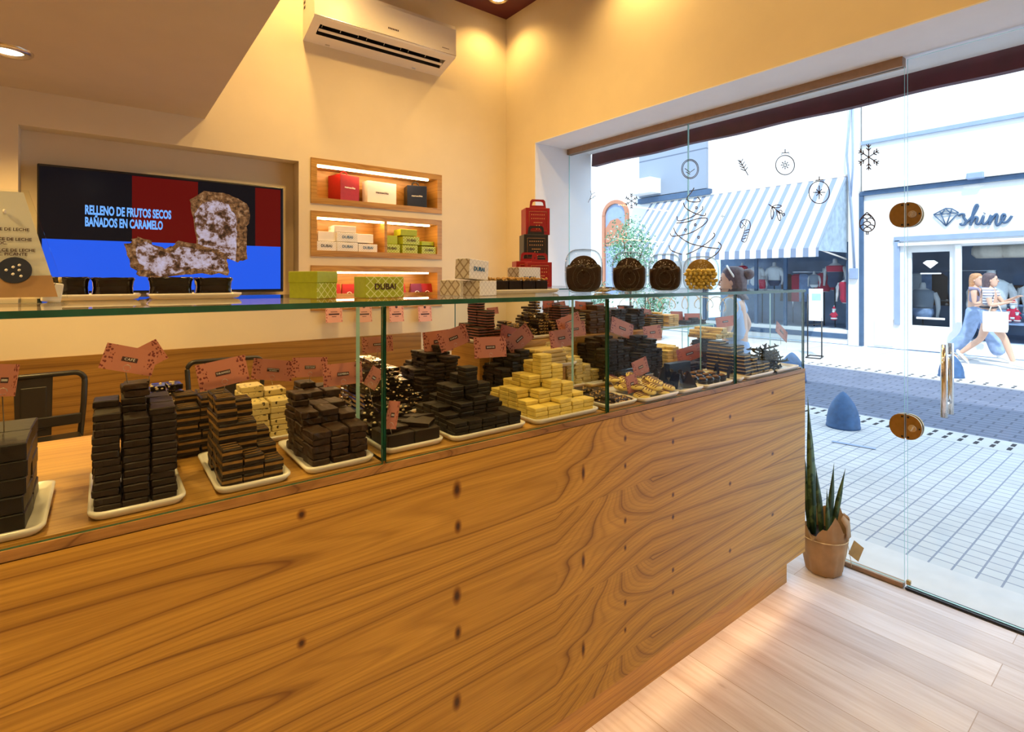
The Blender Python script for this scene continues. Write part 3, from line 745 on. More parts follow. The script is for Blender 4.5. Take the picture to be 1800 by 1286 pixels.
# glossy triangles
mb = MB(); mb.prism([(-.03, 0), (.03, 0), (.022, .012), (.002, .05), (-.004, .05)], lambda u, v, w: (u, w - .006, v), .012)
bmesh.ops.bevel(mb.bm, geom=mb.bm.edges[:], offset=.002, segments=2, affect='EDGES')
me = mb.mesh('chocolate_triangle', ['glossy'])
for k, (x, y, rz) in enumerate([(1.71, 1.19, 15), (1.775, 1.19, -20), (1.73, 1.225, 60), (1.795, 1.23, 30), (1.71, 1.26, -10), (1.775, 1.27, 75), (1.72, 1.30, 20), (1.79, 1.31, -35)]):
    _o = put('chocolate_triangle', me, None, (x, y, TZ), (R(random.uniform(-12, 4)), 0, R(rz))); _o.scale = (1.25, 1.25, 1.25); tag(_o, 'glossy dark chocolate triangle standing on the tray in the third pane', 'chocolate', 'glossy triangles')
for x, y, rz in ((2.085, 1.20, 10), (2.10, 1.27, 50)):
    tag(put('chocolate_triangle', me, None, (x, y, TZ), (0, 0, R(rz))), 'dark peaked piece on the narrow tray right of the third glass joint', 'chocolate', 'peaks right of the joint')
tray(1.60, 1.78, 1.385, 1.44, 'narrow white tray under the dark glossy bars', group='white serving trays')
mb = MB(); mb.box((0, 0, .022), (.15, .022, .044), 0, None, .008, 3); me = mb.mesh('chocolate_bar', ['glossy'])
for k in range(3): tag(put('chocolate_bar', me, None, (1.69 + .006 * k, 1.396 + .019 * k, TZ + .003 * k), (0, 0, R(2 * k - 2))), 'glossy black chocolate bar behind the dark triangles', 'chocolate', 'glossy bars')
# little cups
mb = MB(); mb.lathe([(0, 0), (.016, 0), (.021, .022), (.0205, .024), (.017, .021), (0, .022)], 16); mb.lathe([(.015, .0225), (.011, .029), (0, .031)], 14, 1)
me = mb.mesh('chocolate_cup', ['glossy', 'caramel'])
for k in range(12):
    j, i = divmod(k, 4); tag(put('chocolate_cup', me, None, (1.86 + .046 * i + .01 * (j % 2), 1.185 + .05 * j, TZ)), 'small dark chocolate cup with caramel top on the tray left of the third glass joint', 'chocolate', 'small chocolate cups')
mb = MB(); mb.box((0, 0, .0325), (.15, .03, .065), 0, None, .002); o = mb.build('chocolate_gift_box', 'navy_card', None, (1.925, 1.345, TZ)); tag(o, 'dark blue box standing behind the small dark cups', 'box')
# twig pile
for k in range(84):
    mb = MB(); rnd = random
    pts = [Vector((0, 0, 0))]
    dv = Vector((rnd.uniform(-1, 1), rnd.uniform(-.7, .7), rnd.uniform(-.1, .25))).normalized()
    for q in range(5): pts.append(pts[-1] + dv * .014 + Vector((rnd.uniform(-.004, .004), rnd.uniform(-.004, .004), rnd.uniform(-.003, .003))))
    mb.tube(pts, .005, 6, 0, rs=[.003, .005, .0058, .005, .0055, .0025])
    for q in (2, 4): mb.tube([pts[q], pts[q] + Vector((rnd.uniform(-.012, .012), rnd.uniform(-.012, .012), .012))], .003, 5, 0, rs=[.0042, .002])
    lay = next(q for q, lim in enumerate((26, 48, 64, 75, 81, 99)) if k < lim)
    u = rnd.uniform(-1, 1) * (1 - lay * .16)
    o = mb.build('chocolate_branch', 'green_twig', None, (2.485 + .09 * u, 1.25 + rnd.uniform(-.06, .06) * (1 - lay * .16), TZ + .006 + .0155 * lay))
    tag(o, 'knobbly dark chocolate branch in the pile at the counter end', 'chocolate', 'chocolate branches')

# ---- raised back tiers on the right
mb = MB(); mb.span((1.10, 1.62, DECK), (2.12, 1.82, 1.255), 0, .002); tag(mb.build('display_riser', 'shelf_wood'), 'pale wooden riser step running under the back row of piles', 'riser')
mb = MB(); mb.span((1.31, 1.47, DECK), (1.395, 1.61, 1.165), 0, .002); tag(mb.build('display_riser', 'shelf_wood'), 'small wooden riser under the white slabs behind the yellow pyramid', 'riser')
gr_ = thing('glass_riser', 'clear glass riser table carrying bark and thin stacks at the window end of the case', 'riser', (2.38, 1.72, DECK))
part(slab((-.255, -.10, .172), (.275, .10, .180)), 'top', ['case_glass', 'glass_edge_pale'], gr_)
for x in (-.255, .267): part(slab((x, -.10, 0), (x + .008, .10, .1715)), 'side', ['case_glass', 'glass_edge_pale'], gr_)
RZ = 1.255; RT = RZ + .0085
tray(1.10, 1.30, 1.64, 1.80, 'white tray on the wooden riser under the pink layered tower', RZ)
pile(1.115, 1.235, 1.65, 1.79, 3, 2, RT, .0105, [[5, 11, 4], [6, 14, 5]], 'ruby', 'pink and dark layered slab in the tower on the wooden riser', 'pink layered slabs', 4, .002)
pile(1.29, 1.37, 1.66, 1.78, 2, 2, RT, .013, [[4, 3], [5, 4]], 'nut', 'dark nutty slab in the low pile right of the pink layered tower', 'low nutty pile on the riser', 8, .003)
tray(1.295, 1.60, 1.635, 1.81, 'long white tray on the riser under the nut-studded cone', RZ)
pile(1.375, 1.53, 1.645, 1.795, 5, 3, RT, .012, [[3, 6, 8, 5, 2], [5, 8, 12, 7, 3], [4, 7, 10, 6, 3]], 'nut', 'nut-studded chocolate piece in the cone-shaped pile on the riser', 'nut-studded cone', 14, .004)
pile(1.545, 1.60, 1.66, 1.78, 1, 2, RT, .011, [[11], [12]], 'ruby', 'thin purple-brown slab in the narrow stack right of the nut-studded cone', 'narrow purple stack', 4, .002)
pile(1.615, 1.69, 1.65, 1.79, 2, 2, RT - .0085, .012, [[7, 8], [8, 8]], 'creamy', 'cream-edged dark slab in the short stack on the riser', 'short cream-edged stack', 6, .003)
pile(1.71, 1.86, 1.65, 1.79, 3, 2, RT - .0085, .0115, [[9, 11, 9], [10, 12, 10]], 'milk', 'brown slab in the wide layered stack on the riser left of the second joint', 'wide brown layered stack', 7, .003)
pile(1.88, 1.96, 1.65, 1.79, 2, 2, RT - .0085, .0115, [[9, 9], [10, 9]], 'dark', 'dark slab in the square stack on the riser behind the yellow pyramid', 'square dark stack', 4, .002)
pile(1.995, 2.10, 1.65, 1.79, 2, 2, RT - .0085, .0125, [[6, 8], [7, 9]], 'dark', 'dark rough slab on the riser in front of the green planter', 'dark slabs before the greenery', 8, .003)
pile(2.14, 2.25, 1.65, 1.79, 2, 2, RT - .0085, .0105, [[5, 6], [6, 7]], 'creamy', 'striped thin slab in the stack on the riser in the third pane', 'striped stack in the third pane', 8, .003)
pile(2.29, 2.38, 1.65, 1.79, 2, 2, RT - .0085, .010, [[6, 6], [7, 6]], 'whitec', 'white slab in the neat stack on the riser in the third pane', 'neat white stack', 3, .002)
pile(2.44, 2.63, 1.65, 1.79, 3, 2, RT - .0085, .012, [[2, 3, 2], [3, 3, 2]], 'brown', 'flat brown bark piece on the riser near the counter end', 'brown bark near the counter end', 12, .004)
# white slabs lying on the small riser
tray(1.25, 1.46, 1.465, 1.615, 'white oval-edged tray on the small riser under the white slabs', 1.165, 0)
mb = MB(); mb.box((0, 0, .0075), (.12, .035, .015), 0, None, .006, 3); me = mb.mesh('white_chocolate', ['whitec'])
for k in range(12):
    tag(put('white_chocolate', me, None, (1.35 + random.uniform(-.012, .012), 1.50 + .036 * (k % 3), 1.1735 + .0152 * (k // 3)), (0, 0, R(random.uniform(-5, 5)))), 'long white chocolate slab lying on the small riser', 'chocolate', 'long white slabs')
# yellow pieces behind the big pyramid and rough bark, speckled domino pile
pile(1.12, 1.25, 1.42, 1.475, 3, 1, TZ, .014, [[4, 6, 5]], 'yellowc', 'yellow slab low behind the pale yellow pyramid', 'yellow slabs behind the pyramid', 6, .003)
pile(1.99, 2.12, 1.44, 1.58, 3, 3, DECK, .013, [[8, 9, 8], [9, 9, 9], [9, 9, 9]], 'yellowc', 'pale yellow slab in the block-like stack behind the orange card in the third pane', 'block-like yellow stack', 4, .002)
pile(2.40, 2.62, 1.42, 1.60, 4, 3, DECK, .014, [[4, 5, 4, 3], [7, 8, 7, 4], [8, 9, 7, 4]], 'brown', 'rough brown slab in the heap behind the third glass joint', 'rough slabs behind the third joint', 14, .005)
pile(2.13, 2.30, 1.42, 1.60, 3, 3, TZ - .0085, .012, [[3, 3, 2], [7, 7, 4], [8, 7, 5]], 'brown', 'brown slab in the heap right of the block-like yellow stack', 'brown heap by the yellow stack', 14, .005, name='milk_chocolate_chunk')
pile(2.38, 2.54, 1.44, 1.60, 3, 2, DECK + .127, .013, [[2, 4, 2], [3, 4, 2]], 'specked', 'white slab with black dots on top of the rough heap', 'dotted white slabs', 16, .004)

# ================================================================== PRICE CARDS
def card(px, py, wpx, hpx, Y, tilt, text, label, zfoot, col='pink', yaw=None, X=None, lean=-8):
    a, b_ = at(px - wpx / 2, py, Y=Y), at(px + wpx / 2, py, Y=Y); c = at(px, py, Y=Y)
    w = (b_ - a).length; h = (at(px, py - hpx / 2, Y=Y) - at(px, py + hpx / 2, Y=Y)).length
    t = thing('price_card', label, 'price card', c, 0, 'pink price cards', rot=(R(lean), R(tilt), R(yaw or 0)))
    mb = MB(); mb.box((0, 0, 0), (w, .0012, h), 0); part(mb, 'card', col, t)
    mb = MB(); mb.box((0, -.0010, 0), (w * .30, .0008, h * .17), 0); o = part(mb, 'title_band', 'dark_ink', t)
    if text:
        s = h * .14
        lt = letter(text, s, 'white_ink', o, (0, -.0018, 0), spacing=1.15); wd = lt.dimensions.x or .02
        lt.scale = (min(1, w * .27 / wd),) * 2 + (1,)
    else:
        mb = MB(); n = random.randint(5, 7)
        for k in range(n): mb.box((w * .25 * ((k + .5) / n - .5), -.0016, 0), (w * .018, .0004, h * .07))
        part(mb, 'lettering', 'white_ink', o)
    mtx = Euler((R(lean), R(tilt), R(yaw or 0))).to_matrix()
    zl = zfoot - c.z
    inv = mtx.inverted()
    foot = inv @ Vector((0.0, 0.004, zl)); base = Vector((0, .003, -h * .45))
    loop = [base + Vector((.006 * math.sin(q / 8 * 2 * math.pi), -.003 if q < 9 else .002, .006 * (1 - math.cos(q / 8 * 2 * math.pi)))) for q in range(9)]
    mb = MB(); mb.tube(loop + [base, (base + foot) / 2, foot], .0009, 5); part(mb, 'wire_holder', 'wire', t)
    return t
card(8, 668, 46, 56, 1.30, 6, None, 'pink floral price card at the left edge over the big dark slabs', 1.20)
card(258, 626, 62, 40, 1.36, -28, None, 'pink price card half hidden behind the CAFE card', 1.27)
card(228, 632, 96, 44, 1.27, 17, 'CAFÉ', 'pink floral price card reading CAFE, tilted, over the tall three-column stack', 1.27)
card(392, 655, 88, 46, 1.30, -9, 'TIRAMISÚ', 'pink floral price card reading TIRAMISU over the striped slabs', 1.24)
card(480, 650, 72, 36, 1.55, 10, 'CHOCOLATE\nBLANCO', 'darker pink price card over the speckled cream slabs', 1.21)
card(545, 645, 62, 34, 1.55, 4, 'CHOCOLATE\nCON LECHE', 'darker pink price card reading CON LECHE, over the narrow brown stack', 1.20)
card(603, 657, 68, 38, 1.32, 0, 'SIEMBRA', 'bright pink price card over the rough brown pile left of the first glass joint', 1.19)
card(664, 605, 54, 28, 1.62, 0, None, 'brownish pink price card crossed by the first glass joint', 1.23)
card(657, 664, 24, 36, 1.34, 35, None, 'small pink card turned on its corner beside the first glass joint', 1.16)
card(690, 729, 20, 48, 1.20, 12, None, 'narrow pink card standing on the thick flat blocks', 1.12, lean=-4)
card(770, 600, 50, 38, 1.62, -3, None, 'pink price card behind, left half of the pair over the rounded dark pile', 1.25)
card(797, 594, 52, 34, 1.58, -15, None, 'pink price card tilted upward right, front of the pair over the rounded dark pile', 1.26)
card(862, 610, 56, 36, 1.42, 2, None, 'pink price card above the black pyramid', 1.22)
card(897, 590, 36, 32, 1.62, 16, None, 'orange price card behind the leaning card right of the black pyramid', 1.25, 'orange')
card(913, 596, 44, 32, 1.55, -32, None, 'pink price card leaning steeply over the black round stack', 1.23)
card(987, 594, 40, 30, 1.36, -3, None, 'pink price card over the top of the pale yellow pyramid', 1.26)
card(1000, 566, 40, 24, 1.60, -14, None, 'pink price card higher up behind the pale yellow pyramid', 1.26)
card(1012, 578, 34, 26, 1.58, -2, None, 'second pink price card tucked behind the pale yellow pyramid', 1.24)
for px, py, w, h, Y, tl, lab, col in [
    (866, 546, 20, 12, 1.70, -3, 'small pink price card above the pink layered tower', 'pink'),
    (964, 534, 19, 13, 1.72, -2, 'small orange price card high in the case left of the dark red one', 'orange'),
    (985, 537, 18, 14, 1.74, -6, 'small dark red price card beside the orange one', 'pink'),
    (1021, 537, 20, 14, 1.72, 8, 'small orange price card in front of the green planter', 'orange'),
    (1053, 540, 19, 13, 1.74, -5, 'small orange price card just left of the second glass joint', 'orange'),
    (1078, 548, 14, 16, 1.74, 0, 'small pink price card just right of the second glass joint', 'pink'),
    (1096, 546, 17, 15, 1.74, 2, 'small pink price card second right of the second glass joint', 'pink'),
    (1094, 577, 40, 28, 1.55, 18, 'large pink price card tilted over the left round stack', 'pink'),
    (1147, 584, 31, 24, 1.56, -1, 'pink price card above the right-hand round stack', 'pink'),
    (1136, 551, 18, 17, 1.72, 10, 'small pink price card beside the white leaflet', 'pink'),
    (1190, 556, 21, 18, 1.70, 3, 'small orange price card over the neat white stack', 'orange'),
    (1219, 559, 30, 17, 1.68, 2, 'orange price card over the brown bark', 'orange'),
    (1275, 565, 32, 18, 1.62, -2, 'orange price card left of the third glass joint', 'orange'),
    (1212, 621, 42, 25, 1.38, -6, 'large orange price card over the glossy bars', 'orange'),
    (1126, 645, 26, 28, 1.30, -12, 'pink price card in front of the right-hand round stack', 'pink'),
    (1111, 674, 19, 30, 1.22, -6, 'pink upright price card standing on the flat nutty pieces', 'pink'),
    (1267, 631, 9, 26, 1.30, 0, 'narrow pink card seen edge-on over the small dark cups', 'pink'),
    (1374, 583, 22, 20, 1.32, 30, 'pink price card tilted over the twiggy pile at the counter end', 'pink')]:
    card(px, py, w, h, Y, tl, None, lab, at(px, py + h / 2 + 12, Y=Y).z, col)
# tags hanging under the lowest wall shelf
for k, (px, w) in enumerate(((587, 32), (640, 30), (697, 30), (747, 28))):
    c = at(px, 549, Y=3.555)
    t = thing('hanging_tag', 'pink paper tag hanging under the lowest wall shelf, %s' % ('leftmost of four', 'second from the left', 'third, right of the green glass joint', 'rightmost of four')[k], 'tag', c, 0, 'tags under the wall shelf', rot=(R(-6), 0, 0))
    mb = MB(); mb.box((0, 0, -.01), (.112, .0015, .115), 0); part(mb, 'card', 'tag_pink', t)
    mb = MB(); mb.cyl((0, -.002, .04), (0, -.0005, .04), .010, 16); mb.box((0, -.001, -.012), (.072, .0008, .010)); mb.box((0, -.001, .004), (.045, .0008, .004)); mb.box((0, -.001, -.028), (.03, .0008, .004)); part(mb, 'lettering', 'dark_ink', t)
    mb = MB(); mb.tube([(0, 0, .045), (0, .012, .055), (0, .02, .075)], .002, 6); part(mb, 'hook', 'wire', t)
# ================================================================== BACK WALL: screen, shelves, air conditioner
tv = thing('television', 'large black flat television in the wall niche showing a cake on a blue table', 'television', (0.33, YB + .05, 1.755))
TW, TH = 1.195, 0.675
mb = MB(); mb.box((0, 0, 0), (TW, .05, TH), 0, None, .006); part(mb, 'housing', 'black', tv)
mb = MB(); mb.box((0, .045, 0), (.5, .05, .35), 0); part(mb, 'wall_mount', 'black', tv)
def scr(name, r, g, b_, s=1.0): M[name] = emit(name, (r, g, b_), s); return name
scr('scr_black', .004, .004, .007); scr('scr_red', .115, .003, .003); scr('scr_blue', .015, .10, .78, 1.05); scr('scr_text', .16, .42, 1.0, 1.1)
m, nt, b = nodes('scr_cake'); nn = noise(nt, coord(nt), 20, 5, 0.7)
c = ramp(nt, nn, [(0.38, (.025, .008, .004)), (0.46, (.14, .06, .03)), (0.53, (.42, .33, .37)), (0.7, (.52, .48, .66))])
L(nt, c, b.inputs['Emission Color']); b.inputs['Emission Strength'].default_value = 1.0; b.inputs['Base Color'].default_value = (0, 0, 0, 1); M['scr_cake'] = m
m, nt, b = nodes('scr_crust'); nn = noise(nt, coord(nt), 40, 4, 0.65)
c = ramp(nt, nn, [(0.38, (.03, .010, .004)), (0.55, (.20, .085, .03)), (0.7, (.42, .26, .14))])
L(nt, c, b.inputs['Emission Color']); b.inputs['Emission Strength'].default_value = 1.0; b.inputs['Base Color'].default_value = (0, 0, 0, 1); M['scr_crust'] = m
SW, SH = TW - .038, TH - .036
def S(u, v, d=0): return ((u - .5) * SW, -.0255 - d, (.5 - v) * SH)     # u right, v down over the picture
mb = MB()
def srect(u0, v0, u1, v1, mi, d): mb.quad([S(u0, v1, d), S(u1, v1, d), S(u1, v0, d), S(u0, v0, d)], mi)
def spoly(pts, mi, d): mb.quad([S(u, v, d) for u, v in pts], mi)
srect(-.01, -.01, 1.01, 1.01, 0, 0); srect(.325, 0, .60, .60, 1, .0003); srect(.87, 0, 1, .60, 1, .0003); srect(0, .575, 1, 1, 2, .0004)
rnd = random.Random(3)
def jag(pts, n, a):
    out = []
    for (p, q) in zip(pts, pts[1:] + pts[:1]):
        for k in range(n):
            t = k / n; out.append((p[0] + (q[0] - p[0]) * t + rnd.uniform(-a, a), p[1] + (q[1] - p[1]) * t + rnd.uniform(-a, a)))
    return out
spoly(jag([(.565, .17), (.63, .08), (.74, .085), (.83, .17), (.845, .30), (.825, .42), (.83, .70), (.78, .735), (.72, .70), (.595, .60), (.575, .33)], 4, .006), 4, .0006)
spoly(jag([(.585, .30), (.62, .19), (.68, .15), (.74, .19), (.775, .30), (.78, .45), (.775, .73), (.70, .68), (.60, .60), (.59, .40)], 4, .005), 3, .0008)
spoly(jag([(.30, .60), (.35, .53), (.46, .62), (.52, .56), (.70, .62), (.735, .68), (.745, .86), (.60, .85), (.45, .90), (.36, .88), (.31, .76)], 5, .012), 4, .0010)
spoly(jag([(.34, .62), (.37, .57), (.47, .66), (.53, .61), (.69, .66), (.715, .72), (.72, .83), (.58, .80), (.47, .88), (.40, .86), (.355, .76)], 4, .010), 3, .0012)
pic = part(mb, 'screen_picture', ['scr_black', 'scr_red', 'scr_blue', 'scr_cake', 'scr_crust'], tv)
for s, v in (('RELLENO DE FRUTOS SECOS', .325), ('BAÑADOS EN CARAMELO', .425)):
    o = letter(s, .058, 'scr_text', pic, S(.148, v, .0016), align='LEFT', bold=.0022)
    o.scale = (.80 * (.335 if 'RELLENO' in s else .30) * SW / (o.dimensions.x or 1) * 1.25, 1.15, 1)
# wall shelves
def shelf_unit(k, box, div):
    x0, x1, z0, z1 = box; t = thing('wall_shelf_box', ('top', 'middle, divided', 'lowest')[k] + ' recessed wooden wall shelf with a light strip under its top', 'wall shelf', ((x0 + x1) / 2, YB, z0), 0, 'recessed wall shelves')
    cx = (x0 + x1) / 2; w = x1 - x0; h = z1 - z0; g = .040; dp = .21
    mb = MB(); f0 = -.008
    mb.span((-w / 2, f0, 0), (w / 2, dp, g)); mb.span((-w / 2, f0, h - g), (w / 2, dp, h)); mb.span((-w / 2, f0, g), (-w / 2 + g, dp, h - g)); mb.span((w / 2 - g, f0, g), (w / 2, dp, h - g))
    part(mb, 'frame', 'shelf_wood', t)
    mb = MB(); mb.span((-w / 2 + g, dp - .012, g), (w / 2 - g, dp, h - g)); part(mb, 'back_board', 'shelf_wood', t)
    if div: mb = MB(); mb.span((.022, f0, g), (.042, dp - .012, h - g)); part(mb, 'divider', 'shelf_wood', t)
    spans = [(-w / 2 + g, .022), (.042, w / 2 - g - .05)] if div else [(-w / 2 + g, w / 2 - g - .06)]
    for a, b_ in spans: mb = MB(); mb.span((a + .004, .018, h - g - .011), (b_ - .004, .040, h - g - .0005)); part(mb, 'light_strip', 'led', t)
for k, bx in enumerate(UNITS): shelf_unit(k, bx, k == 1)
SY0 = YB + .03
def carton(name, label, x, y, z, w, d, h, mats, rz=0, group=None, lid=None, cat='box', text=None, tcol='dark_ink', tsize=.02, rx=0, ry=0):
    t = thing(name, label, cat, (x, y, z), 0, group, rot=(R(rx), R(ry), R(rz)))
    mb = MB(); mb.box((0, 0, h / 2), (w, d, h), 0, None, .002)
    if isinstance(mats, (list, tuple)):
        mb.bm.normal_update()
        for f in mb.bm.faces:
            if f.normal.y < -.7: f.material_index = 1
    part(mb, 'carton', mats, t)
    if lid: mb = MB(); mb.box((0, 0, h - lid / 2 + .001), (w + .003, d + .003, lid), 0, None, .002); part(mb, 'lid', mats, t)
    if text:
        o = letter(text, tsize, tcol, t, (0, -d / 2 - .0012, h * .52), bold=.0004); mx = w * .55 / max(1e-6, o.dimensions.x)
        if mx < 1: o.scale = (mx, mx, 1)
    return t
def ribbon_loop(parent, z, mat, w=.03, h=.05):
    mb = MB(); mb.tube([(-w, 0, z), (-w * .9, 0, z + h * .7), (-w * .3, 0, z + h), (w * .3, 0, z + h), (w * .9, 0, z + h * .7), (w, 0, z)], .006, 8); part(mb, 'handle', mat, parent)
z1 = UNITS[0][2] + .0405
xa = lambda px, y=SY0 + .0: at(px, 350, Y=y).x
t = carton('gift_box', 'red patterned gift box with a red loop handle on the top wall shelf', at(606, 340, Y=3.70).x, 3.72, z1, .155, .15, .185, 'red_card', 14, 'gift boxes on the top shelf', text='mamuschka', tcol='white_ink', tsize=.02); ribbon_loop(t, .185, 'red_card', .028, .033)
t = carton('gift_box', 'flat white gift box in the middle of the top wall shelf', at(670, 340, Y=3.66).x, 3.69, z1, .235, .08, .162, 'white', 5, 'gift boxes on the top shelf', text='mamuschka', tcol='dark_ink', tsize=.022)
t = carton('gift_box', 'navy black gift box with a loop handle at the right of the top wall shelf', at(732, 345, Y=3.68).x, 3.70, z1, .15, .14, .165, ['black_card', 'navy_card'], -16, 'gift boxes on the top shelf', text='mamuschka', tcol='white_ink', tsize=.02); ribbon_loop(t, .165, 'black_card', .026, .036)
z2 = UNITS[1][2] + .0405
def small(px, row, w, d, h, y, mats, label, group, text=None, tcol='blue_ink', rz=0):
    z = z2 + row * .066
    return carton('small_carton', label, at(px, 420, Y=y - d / 2).x, y, z, w, d, h, mats, rz, group, None, 'box', text, tcol, .026)
gw = 'white cartons on the middle shelf'; gg = 'lime cartons on the middle shelf'
small(574, 0, .150, .10, .062, 3.66, ['white', 'lattice_pale'], 'white carton with dark blue print, bottom left on the middle shelf', gw, 'DUBAI', 'navy_ink')
small(611, 0, .148, .10, .062, 3.655, ['white', 'lattice_pale'], 'white carton with blue print, bottom middle of the white stack', gw, 'DUBAI')
small(647, 0, .140, .10, .056, 3.66, ['white', 'lattice_pale'], 'white carton with light blue print, bottom right of the white stack', gw, 'DUBAI')
small(611, 1, .148, .10, .062, 3.66, ['white', 'lattice_pale'], 'white carton with blue print, in the second row of the white stack', gw, 'DUBAI')
small(576, 1, .130, .13, .066, 3.69, 'white', 'plain white carton, second row left of the white stack', gw)
small(641, 1, .130, .12, .062, 3.69, 'white', 'plain white carton, second row right of the white stack', gw)
small(607, 2, .155, .12, .045, 3.68, 'white', 'plain white carton on top of the white stack', gw)
small(689, 0, .128, .10, .062, 3.66, ['green', 'green_lat'], 'lime carton reading DUBAI, bottom left of the green stack', gg, 'DUBAI', 'dark_ink')
small(721, 0, .126, .10, .060, 3.655, ['green', 'green_lat'], 'lime carton reading DUBAI, bottom middle of the green stack', gg, 'DUBAI', 'dark_ink')
small(754, 0, .124, .10, .056, 3.66, ['green', 'green_lat'], 'lime carton reading DUBAI, bottom right of the green stack', gg, 'DUBAI', 'dark_ink')
small(723, 1, .138, .10, .060, 3.66, ['green', 'green_lat'], 'lime carton reading DUBAI, in the second row of the green stack', gg, 'DUBAI', 'dark_ink')
small(687, 1, .105, .12, .062, 3.69, 'green', 'plain lime carton, second row left of the green stack', gg)
small(752, 1, .105, .12, .032, 3.70, 'green', 'thin plain lime carton lying right in the green stack', gg)
small(719, 2, .135, .12, .048, 3.68, 'green', 'plain lime carton on top of the green stack', gg)
z3 = UNITS[2][2] + .0405
for px, mt, lab in ((588, 'red_card', 'red tent-shaped chocolate pouch behind the left lime carton'), (615, 'red_card', 'red tent-shaped pouch standing between the two lime cartons'), (704, 'red_card', 'red tent-shaped pouch peeping out right of the lime DUBAI carton'), (734, 'purple_card', 'dark purple tent-shaped pouch on the lowest wall shelf'), (752, 'red_card', 'crimson tent-shaped pouch at the right end of the lowest wall shelf')):
    t = thing('chocolate_pouch', lab, 'pouch', (at(px, 505, Y=3.66).x, 3.69, z3), 0, 'tent-shaped pouches on the lowest shelf')
    mb = MB(); mb.loft([[(-.055, -.035, 0), (.055, -.035, 0), (.055, .035, 0), (-.055, .035, 0)], [(-.045, -.006, .135), (.045, -.006, .135), (.045, .006, .135), (-.045, .006, .135)]], 0, False); part(mb, 'pouch', mt, t)
    mb = MB()
    for q in range(14):
        a0 = q / 14 * 2 * math.pi
        mb.box((.017 * math.cos(a0), -.0225 + .0 , .062 + .017 * math.sin(a0)), (.007, .006, .004), 0, (0, -a0 + math.pi / 2, 0))
    for q in range(6): mb.box((-.025 + q * .010, -.0315, .022), (.007, .004, .007))
    part(mb, 'emblem', 'white_ink', t)
# air conditioner
ac = thing('air_conditioner', 'white split air conditioner high on the wall with its outlet flap open', 'air conditioner', (1.556, YB, 3.07))
hw = .515
mb = MB()
prof = [(0, 0), (-.095, .028), (-.095, .10), (-.185, .115), (-.185, .053), (-.235, .070), (-.243, .085), (-.243, .275), (-.228, .305), (-.18, .318), (0, .318)]
for x0, x1, pf in ((-hw + .055, hw - .055, prof), (-hw, -hw + .055, [p for i, p in enumerate(prof) if i not in (1, 2, 3, 4)]), (hw - .055, hw, [p for i, p in enumerate(prof) if i not in (1, 2, 3, 4)])):
    mb.prism([(y, z) for y, z in pf], lambda u, v, w, a=x0: (a + w, u, v), x1 - x0)
part(mb, 'body', 'white_plastic', ac)
mb = MB(); mb.span((-hw + .056, -.184, .1), (hw - .056, -.096, .104)); mb.box((0, -.0965, .062), (2 * hw - .112, .002, .08)); mb.box((0, -.1835, .085), (2 * hw - .112, .002, .05)); part(mb, 'outlet', 'black', ac)
mb = MB(); mb.box((0, -.132, .040), (2 * hw - .118, .022, .005), 0, (R(-25), 0, 0), .002); o = part(mb, 'flap', 'white_plastic', ac)
mb = MB()
for a, b_ in ((-.44, -.20), (-.14, .11), (.17, .44)):
    mb.tube([(a, -.150, .052), (a, -.165, .062), (b_, -.165, .062), (b_, -.150, .052)], .0022, 6)
    mb.tube([((a + b_) / 2, -.150, .05), ((a + b_) / 2, -.165, .062)], .0022, 6)
part(mb, 'louvre_wire', 'white_plastic', ac)
mb = MB()
for q in range(7): mb.box((-.02 + q * .0115, -.2440, .135), (.008, .001, .011))
for q in range(6): mb.box((.40 + q * .010, -.2440, .115), (.007, .001, .005))
part(mb, 'lettering', 'dark_ink', ac)
mb = MB()
for x in (-.36, .28): mb.box((x, -.02, .004), (.03, .012, .006), 0, None, .002)
part(mb, 'clip', 'steel', ac)
mb = MB()
for q in range(4): mb.box((-hw - .001, -.04 + .0 * q, .20 + .032 * q), (.001, .03, .018))
part(mb, 'side_marking', 'dark_ink', ac)
mb = MB(); mb.span((-hw - .0005, -.242, .080), (hw + .0005, -.2436, .084)); part(mb, 'panel_seam', 'chrome', ac)

